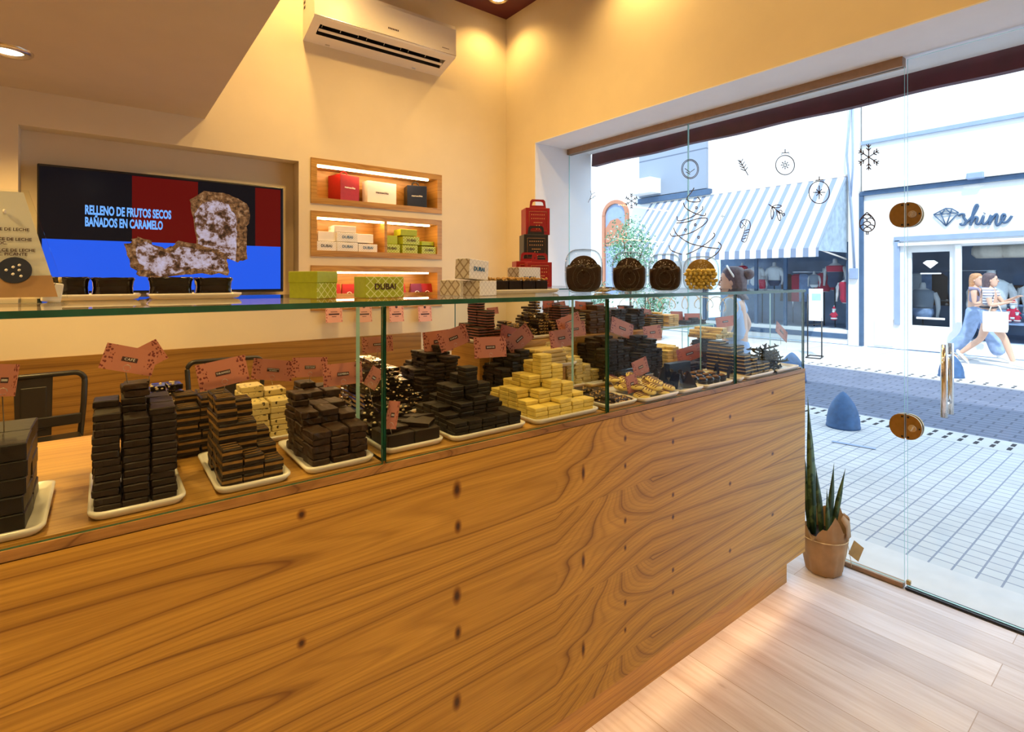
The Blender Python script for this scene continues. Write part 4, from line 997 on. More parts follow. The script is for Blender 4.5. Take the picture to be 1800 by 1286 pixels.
# ================================================================== STOOLS behind the counter
def stool(x, y, rz, label):
    t = thing('metal_bar_stool', label, 'bar stool', (x, y, 0), rz, 'metal bar stools behind the counter')
    mb = MB(); mb.box((0, 0, .76), (.33, .33, .022), 0, None, .008, 3); part(mb, 'seat', 'gunmetal', t)
    for sx in (-1, 1):
        for sy in (-1, 1):
            mb = MB(); mb.loft([[(sx * (.20 - .06 * q) + a, sy * (.20 - .06 * q) + b_, .752 * q) for a, b_ in ((-.014, -.014), (.014, -.014), (.014, .014), (-.014, .014))] for q in (0, 1)], 0, False); part(mb, 'leg', 'gunmetal', t)
    mb = MB()
    for sx in (-1, 1): mb.tube([(sx * .185, -.17, .22), (sx * .185, .17, .22)], .008, 6); mb.tube([(-.17, sx * .185, .30), (.17, sx * .185, .30)], .008, 6)
    part(mb, 'footrest', 'gunmetal', t)
    mb = MB(); pts = []
    for p in ((-.165, .75), (-.180, .90), (-.185, 1.0)): pts.append((p[0], .155 + (p[1] - .75) * .12, p[1]))
    for q in range(7): a = math.pi - q / 6 * math.pi / 2; pts.append((-.145 + .04 * math.cos(a), .19, 1.01 + .04 * math.sin(a)))
    pts2 = [(-x_, y_, z_) for x_, y_, z_ in pts[::-1]]
    mb.tube(pts + pts2, .0125, 10); part(mb, 'back_frame', 'gunmetal', t)
    mb = MB(); mb.loft([[(-.062, .162, .772), (.062, .162, .772), (.062, .168, .772), (-.062, .168, .772)], [(-.068, .186, 1.05), (.068, .186, 1.05), (.068, .192, 1.05), (-.068, .192, 1.05)]], 0, False)
    mb.box((0, .170, .90), (.09, .008, .20), 0, (R(-5), 0, 0), .004); part(mb, 'splat', 'gunmetal', t)
    mb = MB(); mb.box((0, .158, .835), (.34, .012, .05), 0, None, .005); part(mb, 'lower_rail', 'gunmetal', t)
stool(-0.235, 3.10, R(6), 'dark metal bar stool with a curved back frame, left behind the counter')
stool(0.53, 3.12, R(-4), 'dark metal bar stool half hidden behind the CAFE stack')

# ================================================================== ON THE GLASS TOP
GT = TOPG + .0005
t = thing('menu_stand', 'clear acrylic menu stand with a printed sheet at the left end of the glass top', 'menu stand', (-.185, 1.43, GT), R(-6), rot=(R(-7), 0, R(-6)))
mb = MB(); mb.prism([(-.18, .012), (.128, .012), (.062, .232), (-.18, .232)], lambda u, v, w: (u, w, v), .003); part(mb, 'acrylic_front', 'case_glass', t)
mb = MB(); mb.prism([(-.18, .016), (.112, .016), (.054, .228), (-.18, .228)], lambda u, v, w: (u, .0035 + w, v), .0012); o = part(mb, 'printed_sheet', 'white', t)
mb = MB(); mb.prism([(-.18, .014), (.1125, .014), (.102, .058), (-.18, .050)], lambda u, v, w: (u, -.0005 - w, v), .0005); part(mb, 'sheet_footer', 'kraft', o)
for s, x, z, sz in (('DULCE DE LECHE', .066, .150, .0085), ('DULCE DE LECHE', .070, .130, .0085), ('CHOC.', .034, .122, .0085), ('DULCE DE LECHE', .076, .108, .0085), ('CHOC. PICANTE', .064, .100, .0085)):
    letter(s, sz, 'dark_ink', o, (x, -.0014, z), align='RIGHT', bold=.0001)
mb = MB(); mb.cyl((.046, -.0005, .068), (.046, -.0035, .068), .026, 28); mb.cyl((-.012, -.0005, .058), (-.012, -.0035, .058), .02, 24); part(mb, 'chocolate_picture', 'navy_card', o)
mb = MB()
for dx, dz in ((-.012, 0), (-.002, .006), (.007, .010), (.007, 0), (-.002, -.008), (.010, -.012)): mb.ball((.046 + dx, -.0036, .068 + dz), .0030, 0, 1, (1, .3, 1))
for dx in (0,): mb.cyl((.026, -.0014, .186), (.030, -.0016, .186), .004, 10)
part(mb, 'dot', 'white_ink', o)
mb = MB(); mb.span((-.18, -.03, 0), (.125, .06, .004)); part(mb, 'acrylic_base', 'case_glass', t)
t = thing('sugar_packet', 'small white paper packet between the menu stand and the left plate', 'packet', (-.088, 1.53, GT + .0), R(20))
mb = MB(); mb.box((0, 0, .021), (.034, .012, .042), 0, (0, R(8), 0), .003); part(mb, 'packet', 'white', t)
mb = MB(); mb.box((.0, -.0068, .03), (.001, .001, .03), 0, (0, R(15), 0)); part(mb, 'fold_line', 'dark_ink', t)
def oval_plate(x, y, w, d, label, rz=0):
    o = tray_mesh(w, d, .014).build('serving_plate', 'white_ceramic', None, (x, y, GT), (0, 0, rz)); return tag(o, label, 'plate', 'plates on the glass top')
def glazed(x, y, z, w, d, h, label, rz=0, drip=False):
    t = thing('glazed_cake', label, 'cake', (x, y, z), rz, 'glazed chocolate cakes')
    mb = MB(); rings = []
    for s, zz in ((.97, 0), (1.02, .06), (.96, .2), (.93, .5), (.96, .8), (1.03, .95), (1.0, 1.0), (.8, 1.0)):
        ring = []
        for q in range(40):
            a = q / 40 * 2 * math.pi; cs, sn = math.cos(a), math.sin(a); e = .42
            ring.append((w / 2 * s * math.copysign(abs(cs) ** e, cs), d / 2 * s * math.copysign(abs(sn) ** e, sn), h * zz + .0015 * math.sin(a * 7)))
        rings.append(ring)
    mb.loft(rings, 0, True); part(mb, 'cake', 'glossy', t)
    if drip: mb = MB(); mb.tube([(-.012, -d * .5, h), (-.012, -d * .51, h * .9), (-.011, -d * .5, h * .75)], .0035, 6); part(mb, 'drip', 'whitec', t)
px_ = lambda px, Y: at(px, 510, Y=Y).x
oval_plate((px_(76, 1.60) + px_(248, 1.60)) / 2, 1.65, px_(248, 1.60) - px_(76, 1.60), .13, 'long white plate with two glazed cakes in front of the screen, left one')
oval_plate((px_(262, 1.56) + px_(426, 1.56)) / 2, 1.615, px_(426, 1.56) - px_(262, 1.56), .13, 'long white plate with two glazed cakes in front of the screen, right one')
PZ = GT + .007
glazed(px_(117, 1.6), 1.645, PZ, px_(157, 1.6) - px_(75, 1.6), .075, .047, 'glossy black glazed cake with a white drip, leftmost of four', 0, True)
glazed(px_(199, 1.6), 1.645, PZ, px_(238, 1.6) - px_(161, 1.6), .075, .046, 'glossy black glazed cake, second from the left', R(4))
glazed(px_(304, 1.56), 1.61, PZ, px_(344, 1.56) - px_(264, 1.56), .075, .047, 'glossy black glazed cake, third from the left', R(-5))
glazed(px_(380, 1.56), 1.61, PZ, px_(413, 1.56) - px_(348, 1.56), .075, .046, 'glossy black glazed cake, rightmost of four', R(3))
# cartons on the top
def boxcorner(name, label, pl, pm, pr, pyb, hpx, Y, mats, group, text, tcol, tsize, lid=None, z=GT, rz=None, ry=0):
    """box whose near edge stands at (pm, Y); left face ends at pixel pl, right face at pixel pr"""
    c = at(pm, pyb, Y=Y); th = R(rz)
    ex = Vector((math.cos(th), math.sin(th), 0)); ey = Vector((-math.sin(th), math.cos(th), 0))
    def ln(px, e):
        u = (px - 900) / FPX; r = Vector((CY + u * SY, SY - u * CY, 0)); 
        den = e.x * r.y - e.y * r.x
        return abs((c.y * r.x - c.x * r.y) / den)
    w = ln(pr, ex); d = ln(pl, ey); dist = c.x * CY + c.y * SY; h = hpx / FPX * dist
    mid = Vector((c.x, c.y, 0)) + ex * (w / 2) + ey * (d / 2)
    return carton(name, label, mid.x, mid.y, z, w, d, h, mats, rz, group, lid, 'box', text, tcol, tsize, 0, ry), h
boxcorner('lime_carton', 'lime green carton with a flap, left on the glass top beside the screen', 508, 557, 592, 527, 48, 1.36, ['green', 'green_lat'], 'lime cartons on the glass top', None, 'dark_ink', .03, .030, rz=30)
boxcorner('lime_carton', 'lime green carton reading DUBAI on the glass top', 622, 643, 710, 525, 38, 1.33, ['green', 'green_lat'], 'lime cartons on the glass top', 'DUBAI', 'dark_ink', .030, rz=5)
gl = 'white lattice cartons on the glass top'
boxcorner('lattice_carton', 'white lattice carton, lower left of the stack of three beside the nut-topped cakes', 773, 808, 815, 522, 28, 1.33, ['lattice', 'lattice_pale'], gl, None, 'navy_ink', .02, rz=12)
_, hh = boxcorner('lattice_carton', 'white lattice carton, lower right of the stack of three', 810, 843, 873, 521, 27, 1.29, ['lattice', 'lattice_pale'], gl, None, 'navy_ink', .02, rz=14)
boxcorner('lattice_carton', 'white lattice carton with blue print, tilted on top of the stack of three', 799, 824, 858, 493, 36, 1.30, ['lattice', 'lattice_pale'], gl, 'DUBAI', 'blue_ink', .02, z=GT + hh + .003, rz=14, ry=4)
boxcorner('lattice_carton', 'white lattice carton with black print standing behind the nut-topped cakes', 892, 912, 950, 506, 43, 1.66, ['lattice', 'lattice_pale'], gl, 'DUBAI', 'navy_ink', .03, rz=6)
# nut-topped cakes on a plate
c0, c1 = px_(872, 1.44), px_(966, 1.44)
oval_plate((c0 + c1) / 2 + .01, 1.49, c1 - c0 + .06, .14, 'white plate with nut-topped chocolate cakes on the glass top')
for k in range(4):
    w = (c1 - c0) / 4
    t = thing('nut_topped_cake', 'dark chocolate cake topped with golden nuts, %s on the plate' % ('leftmost', 'second from the left', 'third from the left', 'rightmost')[k], 'cake', (c0 + w * (k + .5), 1.485, PZ), 0, 'nut-topped cakes')
    mb = MB(); mb.box((0, 0, .019), (w - .004, .075, .038), 0, None, .003); part(mb, 'cake', 'dark', t)
    mb = MB()
    for q in range(46): mb.ball((random.uniform(-.48, .48) * w, random.uniform(-.04, .04), .039 + random.uniform(0, .008)), random.uniform(.004, .0065), 0, 1, (1, .8, .6), (random.random(), random.random(), random.random()))
    part(mb, 'nut_topping', 'nut', t)['kind'] = 'stuff'
# carry boxes on the window case
def carry(px, pyb, Y, rz, mats, label, w=.165, d=.15, h=.155, z=None):
    c = at(px, pyb, Y=Y); z = z if z is not None else c.z
    t = thing('carry_box', label, 'box', (c.x, Y + d / 2, z), R(rz), 'carry boxes by the window')
    mb = MB(); mb.box((0, 0, h / 2), (w, d, h), 0, None, .003); part(mb, 'carton', mats, t)
    mb = MB(); hwid = w * .34
    outer = [(-hwid, 0), (-hwid * .9, .045), (-hwid * .7, .056), (hwid * .7, .056), (hwid * .9, .045), (hwid, 0)]
    mb2 = [(-hwid * .72, .016), (-hwid * .62, .036), (-hwid * .4, .042), (hwid * .4, .042), (hwid * .62, .036), (hwid * .72, .016)]
    n = 6
    for i in range(n - 1):
        mb.prism([outer[i], outer[i + 1], mb2[i + 1], mb2[i]], lambda u, v, w_: (u, -d / 2 + .004 + w_, h + v), .004)
    mb.prism([outer[0], mb2[0], mb2[-1], outer[-1]], lambda u, v, w_: (u, -d / 2 + .004 + w_, h + v), .004)
    part(mb, 'handle', mats, t)
    mb = MB(); fr = .36 * w; y = -d / 2 - .001
    mb.tube([(-fr, y, h * .14), (fr, y, h * .14), (fr, y, h * .86), (-fr, y, h * .86)], .0012, 4, 0, True)
    for q in range(7):
        for r in range(2): mb.box((-.042 + q * .014, y, h * (.74 - r * .14)), (.006, .001, .006), 0, (0, R(45), 0))
    for q in range(5): mb.box((-.025 + q * .0125, y, h * .45), (.009, .001, .005))
    for q in range(6): a = q / 6 * 6.283; mb.box((.018 * math.cos(a), y, h * .28 + .014 * math.sin(a)), (.006, .001, .006))
    part(mb, 'gold_print', 'gold_ink', t)
    return t
BZ = TOPG + .0005
carry(957, 503, 2.50, -28, 'red_card', 'red carry box with a handle, front and lowest of the pile by the window', .155, .13, .155, BZ)
carry(938, 500, 2.62, -26, 'red_card', 'red carry box at the back under the black one, mostly hidden', .17, .14, .165, BZ)
carry(950, 456, 2.64, -26, 'black_card', 'black carry box with gold print in the middle of the pile by the window', .165, .14, .175, BZ + .167)
carry(953, 410, 2.66, -26, 'red_card', 'red carry box with a handle, topmost of the pile by the window', .165, .14, .178, BZ + .167 + .176)
# slanted glass jars
def jar(px, label, Y, kind, wpx, htop):
    c = at(px, 515, Y=Y); dist = c.x * CY + c.y * SY; w = wpx / FPX * dist; h = htop / FPX * dist
    az = math.atan2(c.y, c.x)                      # facing direction: bottom of the jar turned to the shop
    t = thing('slanted_glass_jar', label, 'jar', (c.x, c.y, GT), az - R(90))
    r = w / 2; e = .55; d = r * 1.7
    def ring(s, y, sh=0.0, hz=1.0):
        out = []
        for q in range(32):
            a = q / 32 * 2 * math.pi; cs, sn = math.cos(a), math.sin(a)
            out.append((r * s * math.copysign(abs(cs) ** e, cs), y, h * .5 + h * .5 * s * math.copysign(abs(sn) ** (e if sn < 0 else .72), sn) * hz + sh))
        return out
    mb = MB()
    rings = [ring(.10, -d * .47), ring(.55, -d * .48), ring(.80, -d * .5), ring(.93, -d * .46), ring(.99, -d * .3), ring(1.0, 0), ring(.98, d * .25), ring(.90, d * .42, .005), ring(.80, d * .5, .008)]
    mb.loft(rings, 0, True, False); part(mb, 'glass_body', 'jar_glass', t)
    mb = MB()
    for s in (.56, .34): mb.tube([(r * s * math.cos(q / 24 * 6.2832), -d * .50 - .002, h * .36 + h * .5 * s * math.sin(q / 24 * 6.2832)) for q in range(24)], .003, 6, 0, True)
    part(mb, 'moulded_ring', 'jar_glass', t)
    mb = MB(); ax = Matrix.Rotation(R(-90), 4, 'X')
    mb.lathe([(0, d * .49), (r * .80, d * .49), (r * .83, d * .5), (r * .83, d * .62), (r * .5, d * .66), (0, d * .66)], 28, 0, (0, 0, h * .5 + .004), True, ax); part(mb, 'lid', 'jar_lid' if kind[0] == 'stuff' else 'refraction_lid', t)
    typ, mat, n, sz = kind
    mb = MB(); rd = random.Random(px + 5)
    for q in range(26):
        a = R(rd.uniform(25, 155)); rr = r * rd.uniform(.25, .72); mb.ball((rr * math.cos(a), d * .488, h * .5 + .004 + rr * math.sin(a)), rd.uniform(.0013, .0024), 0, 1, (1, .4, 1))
    part(mb, 'lid_glints', 'white_ink', t)  # small white dots stand in for lamp reflections on the lid
    fill = .60
    rng = random.Random(px)
    if typ == 'stuff':
        mb = MB()
        mb.loft([[(x * .965, y, max(.004, min(z, h * (fill + .03 * math.sin(x * 80 + y * 60))) * .94 + .003)) for x, y, z in ring(s, y_)] for s, y_ in ((.76, -d * .465), (.89, -d * .43), (.96, -d * .28), (.97, 0), (.94, d * .25), (.84, d * .40))], 0, True)
        for q in range(n):
            x = rng.uniform(-.78, .78) * r; y = rng.uniform(-.38, .34) * d
            mb.ball((x, y, h * fill * .96 + rng.uniform(-.006, .008)), sz * rng.uniform(.7, 1.2), 0, 1, (1.2, .8, .8), (rng.random() * 3, rng.random() * 3, 0))
        for q in range(n):
            x = rng.uniform(-.72, .72) * r; z = rng.uniform(.12, .56) * h
            mb.ball((x, -d * .44 + .006 * abs(x / r) * 3, z), sz * rng.uniform(.6, 1.0), 0, 1, (1.2, .6, .8), (rng.random() * 3, rng.random() * 3, 0))
        o = mb.build('chocolate_pieces', mat, None, t.location, t.rotation_euler); tag(o, 'dark chocolate pieces filling the ' + label.split(' with')[0], 'chocolate', None, 'stuff')
    else:
        mb = MB(); mb.ball((0, 0, 0), sz, 0, 2, (1.25, .9, .85)); me = mb.mesh('sugared_almond', [mat])
        k = 0; rowz = sz
        mt = t.matrix_basis
        for lay in range(7):
            z = .008 + sz * .9 + lay * sz * 1.55
            if z > h * .62: break
            for iy in range(3):
                for ix in range(-1, 6):
                    x = (ix - 2 + .5 * (lay % 2)) * sz * 2.15; y = -d * .36 + iy * sz * 1.9
                    lim = .86 * r * (.84 if lay == 0 else 1)
                    if abs(x) > lim: continue
                    o = put('sugared_almond', me, None, Matrix.Rotation(az - R(90), 3, 'Z') @ Vector((x + rng.uniform(-.003, .003), y + rng.uniform(-.002, .002), z + rng.uniform(-.002, .002))) + Vector(t.location), (rng.uniform(-.6, .6), rng.uniform(-.6, .6), rng.random() * 3))
                    tag(o, 'pale yellow sugared almond in the rightmost glass jar', 'sweet', 'sugared almonds in the jar')
M['jar_glass'] = rim_glass('jar_glass')
M['refraction_lid'] = plain('refraction_lid', (0.36, 0.24, 0.07), 0.35, 0.4)  # lid tinted to stand in for the almonds refracted in the glass
M['jar_lid'] = plain('jar_lid', (0.06, 0.034, 0.024), 0.3, 0.6)
ck = ('stuff', 'brown', 90, .0075)
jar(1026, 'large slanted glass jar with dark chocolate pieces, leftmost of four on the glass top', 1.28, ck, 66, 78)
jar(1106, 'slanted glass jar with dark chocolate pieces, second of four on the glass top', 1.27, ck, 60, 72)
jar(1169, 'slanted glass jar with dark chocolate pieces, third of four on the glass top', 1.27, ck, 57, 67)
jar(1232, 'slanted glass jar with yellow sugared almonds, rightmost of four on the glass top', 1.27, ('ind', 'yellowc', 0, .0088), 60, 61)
t = thing('metal_scoop', 'small metal scoop lying between the first two jars', 'scoop', (at(1066, 512, Y=1.36).x, 1.36, GT), R(-20))
mb = MB(); mb.loft([[(x, .018 * math.cos(a) * s, .020 - .018 * math.sin(a) * s * 1.0) for a in [math.pi * q / 10 for q in range(11)]] for x, s in ((-.045, 1), (0, 1), (.015, .8))], 0, True, False, False)
mb.bm.normal_update(); bmesh.ops.solidify(mb.bm, geom=mb.bm.faces[:], thickness=.0012); part(mb, 'bowl', 'steel', t)
mb = MB(); mb.tube([(.012, 0, .012), (.04, 0, .014), (.085, 0, .012)], .006, 10); part(mb, 'handle', 'steel', t)

# ================================================================== PLANT by the glass
pt = thing('potted_snake_plant', 'snake plant in a pot wrapped with brown paper and string by the counter end', 'potted plant', (2.935, 1.175, 0))
mb = MB(); rings = []
for q, (rr, z) in enumerate(((.070, 0), (.082, .01), (.098, .10), (.106, .17), (.106, .21), (.112, .25))):
    rings.append([((rr + .004 * math.sin(k * 1.9 + q) * (1 if k % 3 else 2)) * math.cos(k / 36 * 6.2832), (rr + .004 * math.sin(k * 1.9 + q)) * math.sin(k / 36 * 6.2832), z + (0.05 * (math.sin(k * .62) + .4 * math.sin(k * 1.7)) if q == 5 else 0)) for k in range(36)])
mb.loft(rings, 0, True, False); mb.lathe([(0, .002), (.07, .002)], 24, cap=False); part(mb, 'paper_wrap', 'kraft', pt)
mb = MB(); mb.lathe([(0, .19), (.1, .19)], 24, cap=False); part(mb, 'soil', 'dark', pt)
mb = MB(); mb.loft([[(.06 + .02 * a, -.10 + .03 * b_, .20 + z) for a, b_ in ((0, 0), (1.2, .5), (2.6, 1.6))] for z in (0, .04, .085)], 0, True, False, False); mb.loft([[(-.02, -.115, .2), (.05, -.11, .2)], [(-.035, -.118, .27), (.02, -.115, .285)], [(-.05, -.10, .31), (-.02, -.10, .325)]], 0, True, False, False)
mb.bm.normal_update(); bmesh.ops.solidify(mb.bm, geom=mb.bm.faces[:], thickness=.001); part(mb, 'paper_flap', 'kraft', pt)
mb = MB(); mb.tube([(.111 * math.cos(k / 32 * 6.2832), .111 * math.sin(k / 32 * 6.2832), .185) for k in range(32)], .0022, 6, 0, True); mb.tube([(.10, -.06, .185), (.11, -.075, .12), (.10, -.09, .06), (.11, -.09, .02)], .0016, 5); part(mb, 'string', 'almond', pt)
M['snake_leaf'] = specked('snake_plant_leaf', (0.075, 0.13, 0.05), (0.018, 0.05, 0.018), 22, 0.5)
def leaf(pts, w, tw=0.0):
    mb = MB(); rings = []
    n = len(pts)
    for i, p in enumerate(pts):
        p = Vector(p); f = i / (n - 1); ww = w * (min(1, .55 + f * 1.2) if f < .6 else max(.03, (1 - f) / .4)); a = tw + f * .5
        s = Vector((math.cos(a), math.sin(a), 0)); nrm = Vector((-math.sin(a), math.cos(a), 0))
        rings.append([p - s * ww, p + nrm * ww * .18, p + s * ww, p - nrm * ww * .10])
    mb.loft(rings, 0, True); part(mb, 'leaf', 'snake_leaf', pt)
lf = lambda bx, by, tx, ty, h, n=9, bend=0.0: [(bx + (tx - bx) * (q / n) ** 1.3, by + (ty - by) * (q / n) ** 1.3 + bend * math.sin(q / n * math.pi), .16 + (h - .16) * q / n) for q in range(n + 1)]
leaf(lf(-.045, .03, -.075, .045, .90), .024, 2.4); leaf(lf(-.03, .05, -.06, .075, .62), .020, 2.2); leaf(lf(-.04, -.01, -.07, .01, .56), .021, 2.6); leaf(lf(-.01, .05, -.02, .06, .50), .019, 2.0)
leaf(lf(.015, -.02, .04, -.035, .555), .018, 2.4); leaf(lf(.03, -.03, .075, -.075, .53), .014, 2.0); leaf(lf(-.02, -.03, -.035, -.03, .44), .019, 2.7)
mb = MB(); mb.box((.10, -.115, .115), (.075, .002, .075), 0, (R(-8), R(38), R(-25)))
M['gold_tag'] = plain('gold_tag', (0.36, 0.21, 0.05), 0.55, vary=.15)
part(mb, 'gift_tag', 'gold_tag', pt)
# ================================================================== DRAWINGS ON THE GLASS
M['decal_dark'] = plain('decal_brown', (0.05, 0.03, 0.04), 0.7)
M['decal_grey'] = plain('decal_grey', (0.11, 0.11, 0.15), 0.7)
M['decal_white'] = plain('decal_white', (0.80, 0.80, 0.78), 0.7)
def circ(cx, cy, rx, ry=None, a0=0, a1=360, n=28): 
    ry = ry or rx
    return [(cx + rx * math.cos(R(a0 + (a1 - a0) * k / n)), cy + ry * math.sin(R(a0 + (a1 - a0) * k / n))) for k in range(n + 1)]
def smooth(pts, n=6):
    out = []
    P = [pts[0]] + list(pts) + [pts[-1]]
    for i in range(1, len(P) - 2):
        for k in range(n):
            t = k / n; a, b_, c, d = P[i - 1], P[i], P[i + 1], P[i + 2]
            out.append(tuple(.5 * (2 * b_[q] + (c[q] - a[q]) * t + (2 * a[q] - 5 * b_[q] + 4 * c[q] - d[q]) * t * t + (3 * b_[q] - a[q] - 3 * c[q] + d[q]) * t ** 3) for q in (0, 1)))
    return out + [pts[-1]]
def decal(label, lines, mat='decal_dark', r=.0027, name='window_decal', cat='window decal'):
    mb = MB()
    for ln in lines:
        mb.tube([at(x, y, X=XG - .0065) for x, y in ln], r, 5)
    o = mb.build(name, mat); tag(o, label, cat, 'drawings on the shop window')
    c = sum((Vector(v.co) for v in o.data.vertices), Vector()) / len(o.data.vertices)
    o.data.transform(Matrix.Translation(-c)); o.location = c
    for v in o.data.vertices: v.co.x *= .35
    return o
def flake(cx, cy, r, n=6, sy=1.15):
    out = []
    for k in range(n):
        a = R(90 + 360 / n * k); ux, uy = math.cos(a), math.sin(a) * sy; out.append([(cx, cy), (cx + ux * r, cy + uy * r)])
        for f in (.5, .75):
            for sd in (-1, 1):
                b_ = a + sd * R(45); out.append([(cx + ux * r * f, cy + uy * r * f), (cx + ux * r * f + math.cos(b_) * r * .28, cy + uy * r * f + math.sin(b_) * r * .28 * sy)])
    return out
decal('big snowflake drawing on the glass near the door joint', flake(1527, 276, 20), r=.0026)
decal('small snowflake drawing on the glass above the arched window', flake(1110, 353, 12))
decal('round bauble drawing on the glass, upper one with a star inside', [circ(1380, 290, 16.5, 17), [(1374, 272), (1374, 269), (1387, 268), (1387, 271)], [(1380, 268), (1380, 262)], circ(1380, 290, 2.6, 2.8, n=8)] + [[(1380 + 4 * math.cos(R(a)), 290 + 4 * math.sin(R(a))), (1380 + 7.5 * math.cos(R(a)), 290 + 7.5 * math.sin(R(a)))] for a in range(0, 360, 45)])
decal('round bauble drawing on the glass in front of the striped awning', [circ(1440, 338, 18, 19.5), [(1434, 320), (1434, 317), (1447, 316), (1447, 319)], [(1440, 316), (1440, 310)]] + [[(1440, 338), (1440 + (11 if a % 90 == 0 else 7) * math.cos(R(a)), 338 + (12 if a % 90 == 0 else 8) * math.sin(R(a)))] for a in range(0, 360, 45)])
decal('double-ringed bauble drawing on the glass over the grey stone blocks', [circ(1213, 297, 15, 17), circ(1213, 297, 13, 15), [(1204, 296), (1213, 303), (1221, 297)], [(1206, 302), (1213, 306)]], 'decal_grey')
decal('pine sprig drawing on the glass, leaning left', [[(1300, 281), (1315, 308)]] + [[(1302 + 2.6 * k, 286 + 4.6 * k), (1297 + 1.6 * k, 281 + 5.2 * k)] for k in range(4)] + [[(1302 + 2.6 * k, 286 + 4.6 * k), (1306 + 2.8 * k, 279 + 4.8 * k)] for k in range(4)])
decal('candy cane drawing on the glass', [smooth([(1301, 398), (1302, 390), (1308, 386), (1316, 388), (1319, 396), (1316, 409), (1311, 424), (1305, 424), (1304, 420), (1309, 404), (1310, 397), (1307, 397), (1304, 401), (1301, 398)])] + [[(1310 - k * 1.6, 405 + k * 5), (1317 - k * 1.6, 403 + k * 5)] for k in range(4)] + [[(1303, 390), (1308, 396)], [(1312, 387), (1310, 395)]])
decal('leafy berry branch drawing on the glass in front of the awning', [smooth([(1351, 359), (1360, 365), (1369, 372), (1377, 377)]), circ(1372, 372, 2.6, 2.6, n=10), circ(1377, 377, 2.4, 2.4, n=10), smooth([(1357, 363), (1366, 360), (1374, 362), (1366, 365), (1357, 363)]), smooth([(1357, 363), (1355, 375), (1357, 385), (1360, 375), (1357, 363)]), smooth([(1365, 369), (1367, 382), (1371, 388), (1372, 379), (1365, 369)])])
pc = [smooth([(1524, 373), (1514, 383), (1511, 394), (1516, 404), (1527, 407), (1536, 401), (1538, 390), (1533, 381), (1524, 373)]), [(1523, 407), (1523, 412), (1526, 412), (1526, 407)]]
for y, xs in ((382, (1524,)), (388, (1518, 1530)), (394, (1524,)), (400, (1518, 1531)), (404, (1525,))):
    for x in xs: pc.append(circ(x, y, 6.5, 5, 180, 360, 8))
decal('pine cone drawing on the glass in front of the blue shop frame', pc)
decal('little twig drawing at the left edge of the glass', [smooth([(1034, 356), (1037, 350), (1044, 347)]), smooth([(1037, 350), (1040, 342), (1046, 338)]), smooth([(1040, 342), (1038, 335)]), [(1042, 346), (1047, 344)]], 'decal_grey')
tree = [smooth([(1220, 330), (1215, 338), (1208, 347), (1210, 353), (1222, 355), (1231, 353), (1226, 346)]), smooth([(1201, 356), (1206, 366), (1222, 375), (1238, 379), (1241, 374)]), smooth([(1235, 362), (1233, 370), (1214, 382), (1193, 388), (1190, 380)]), smooth([(1189, 392), (1207, 390), (1228, 384), (1243, 384), (1238, 394), (1214, 409), (1184, 415), (1178, 410)]), smooth([(1184, 400), (1190, 412), (1212, 427), (1240, 434), (1264, 437)]), smooth([(1254, 409), (1256, 414), (1244, 426), (1222, 440), (1206, 447)]), smooth([(1176, 431), (1180, 440), (1198, 447)]), smooth([(1262, 425), (1268, 433), (1258, 447), (1240, 458)])]
for x, y in ((1224, 365), (1205, 404), (1222, 395), (1228, 417)): tree.append(circ(x, y, 1.8, 2, n=8))
decal('swirling Christmas tree line drawing on the glass', tree, 'decal_grey', .0038)
decal('tiny star drawing on the glass beside the candy cane', flake(1270, 380, 3, 4, 1), r=.0018)
# looping white script along the lower glass, seen from behind
loops = []
for k in range(9):
    x = 1092 + k * 22; ln = []
    for q in range(15):
        t = q / 14; ln.append((x + 26 * t - 9 * math.sin(t * 6.283), 532 + 13 * math.cos(t * 6.283) * (1 if k % 3 else .7) + 3 * math.sin(k)))
    loops.append(ln)
decal('looping white script lettering on the window seen from behind, through the case', loops, 'decal_white', .0032, 'window_lettering', 'window lettering')

# ================================================================== ACROSS THE STREET
XF = 13.5
M['facade'] = plain('white_facade', (0.80, 0.80, 0.80), 0.85, vary=0.02, scale=1.5)
M['slate'] = plain('slate_blue_paint', (0.055, 0.11, 0.21), 0.6, vary=.12, scale=6)
M['pale_slate'] = plain('pale_slate_paint', (0.27, 0.35, 0.52), 0.6, vary=.06, scale=6)
M['dark_in'] = plain('hazed_interior', (0.19, 0.25, 0.36), 0.8, vary=.3, scale=2)  # colour lightened and blued to stand in for haze reflected on the panes
M['shop_glass'] = thin_glass('shop_window_glass', (0.90, 0.94, 0.97), 1.4)
m, nt, b = nodes('stone_blocks'); br = N(nt, 'ShaderNodeTexBrick', i_Scale=1.0)
for k, x in (('Color1', (.24, .29, .38, 1)), ('Color2', (.28, .33, .42, 1)), ('Mortar', (.12, .15, .22, 1)), ('Mortar Size', .02), ('Brick Width', 1.15), ('Row Height', .55)): br.inputs[k].default_value = x
L(nt, coord(nt, 'Object', (1, 1, 1), (R(90), 0, R(90))), br.inputs['Vector']); L(nt, br.outputs['Color'], b.inputs['Base Color']); b.inputs['Roughness'].default_value = .8; M['blocks'] = m
def fspan(mb, y0, y1, z0, z1, d0=0.0, d1=.3, mi=0): mb.span((XF - d0, y0, z0), (XF + d1, y1, z1), mi)
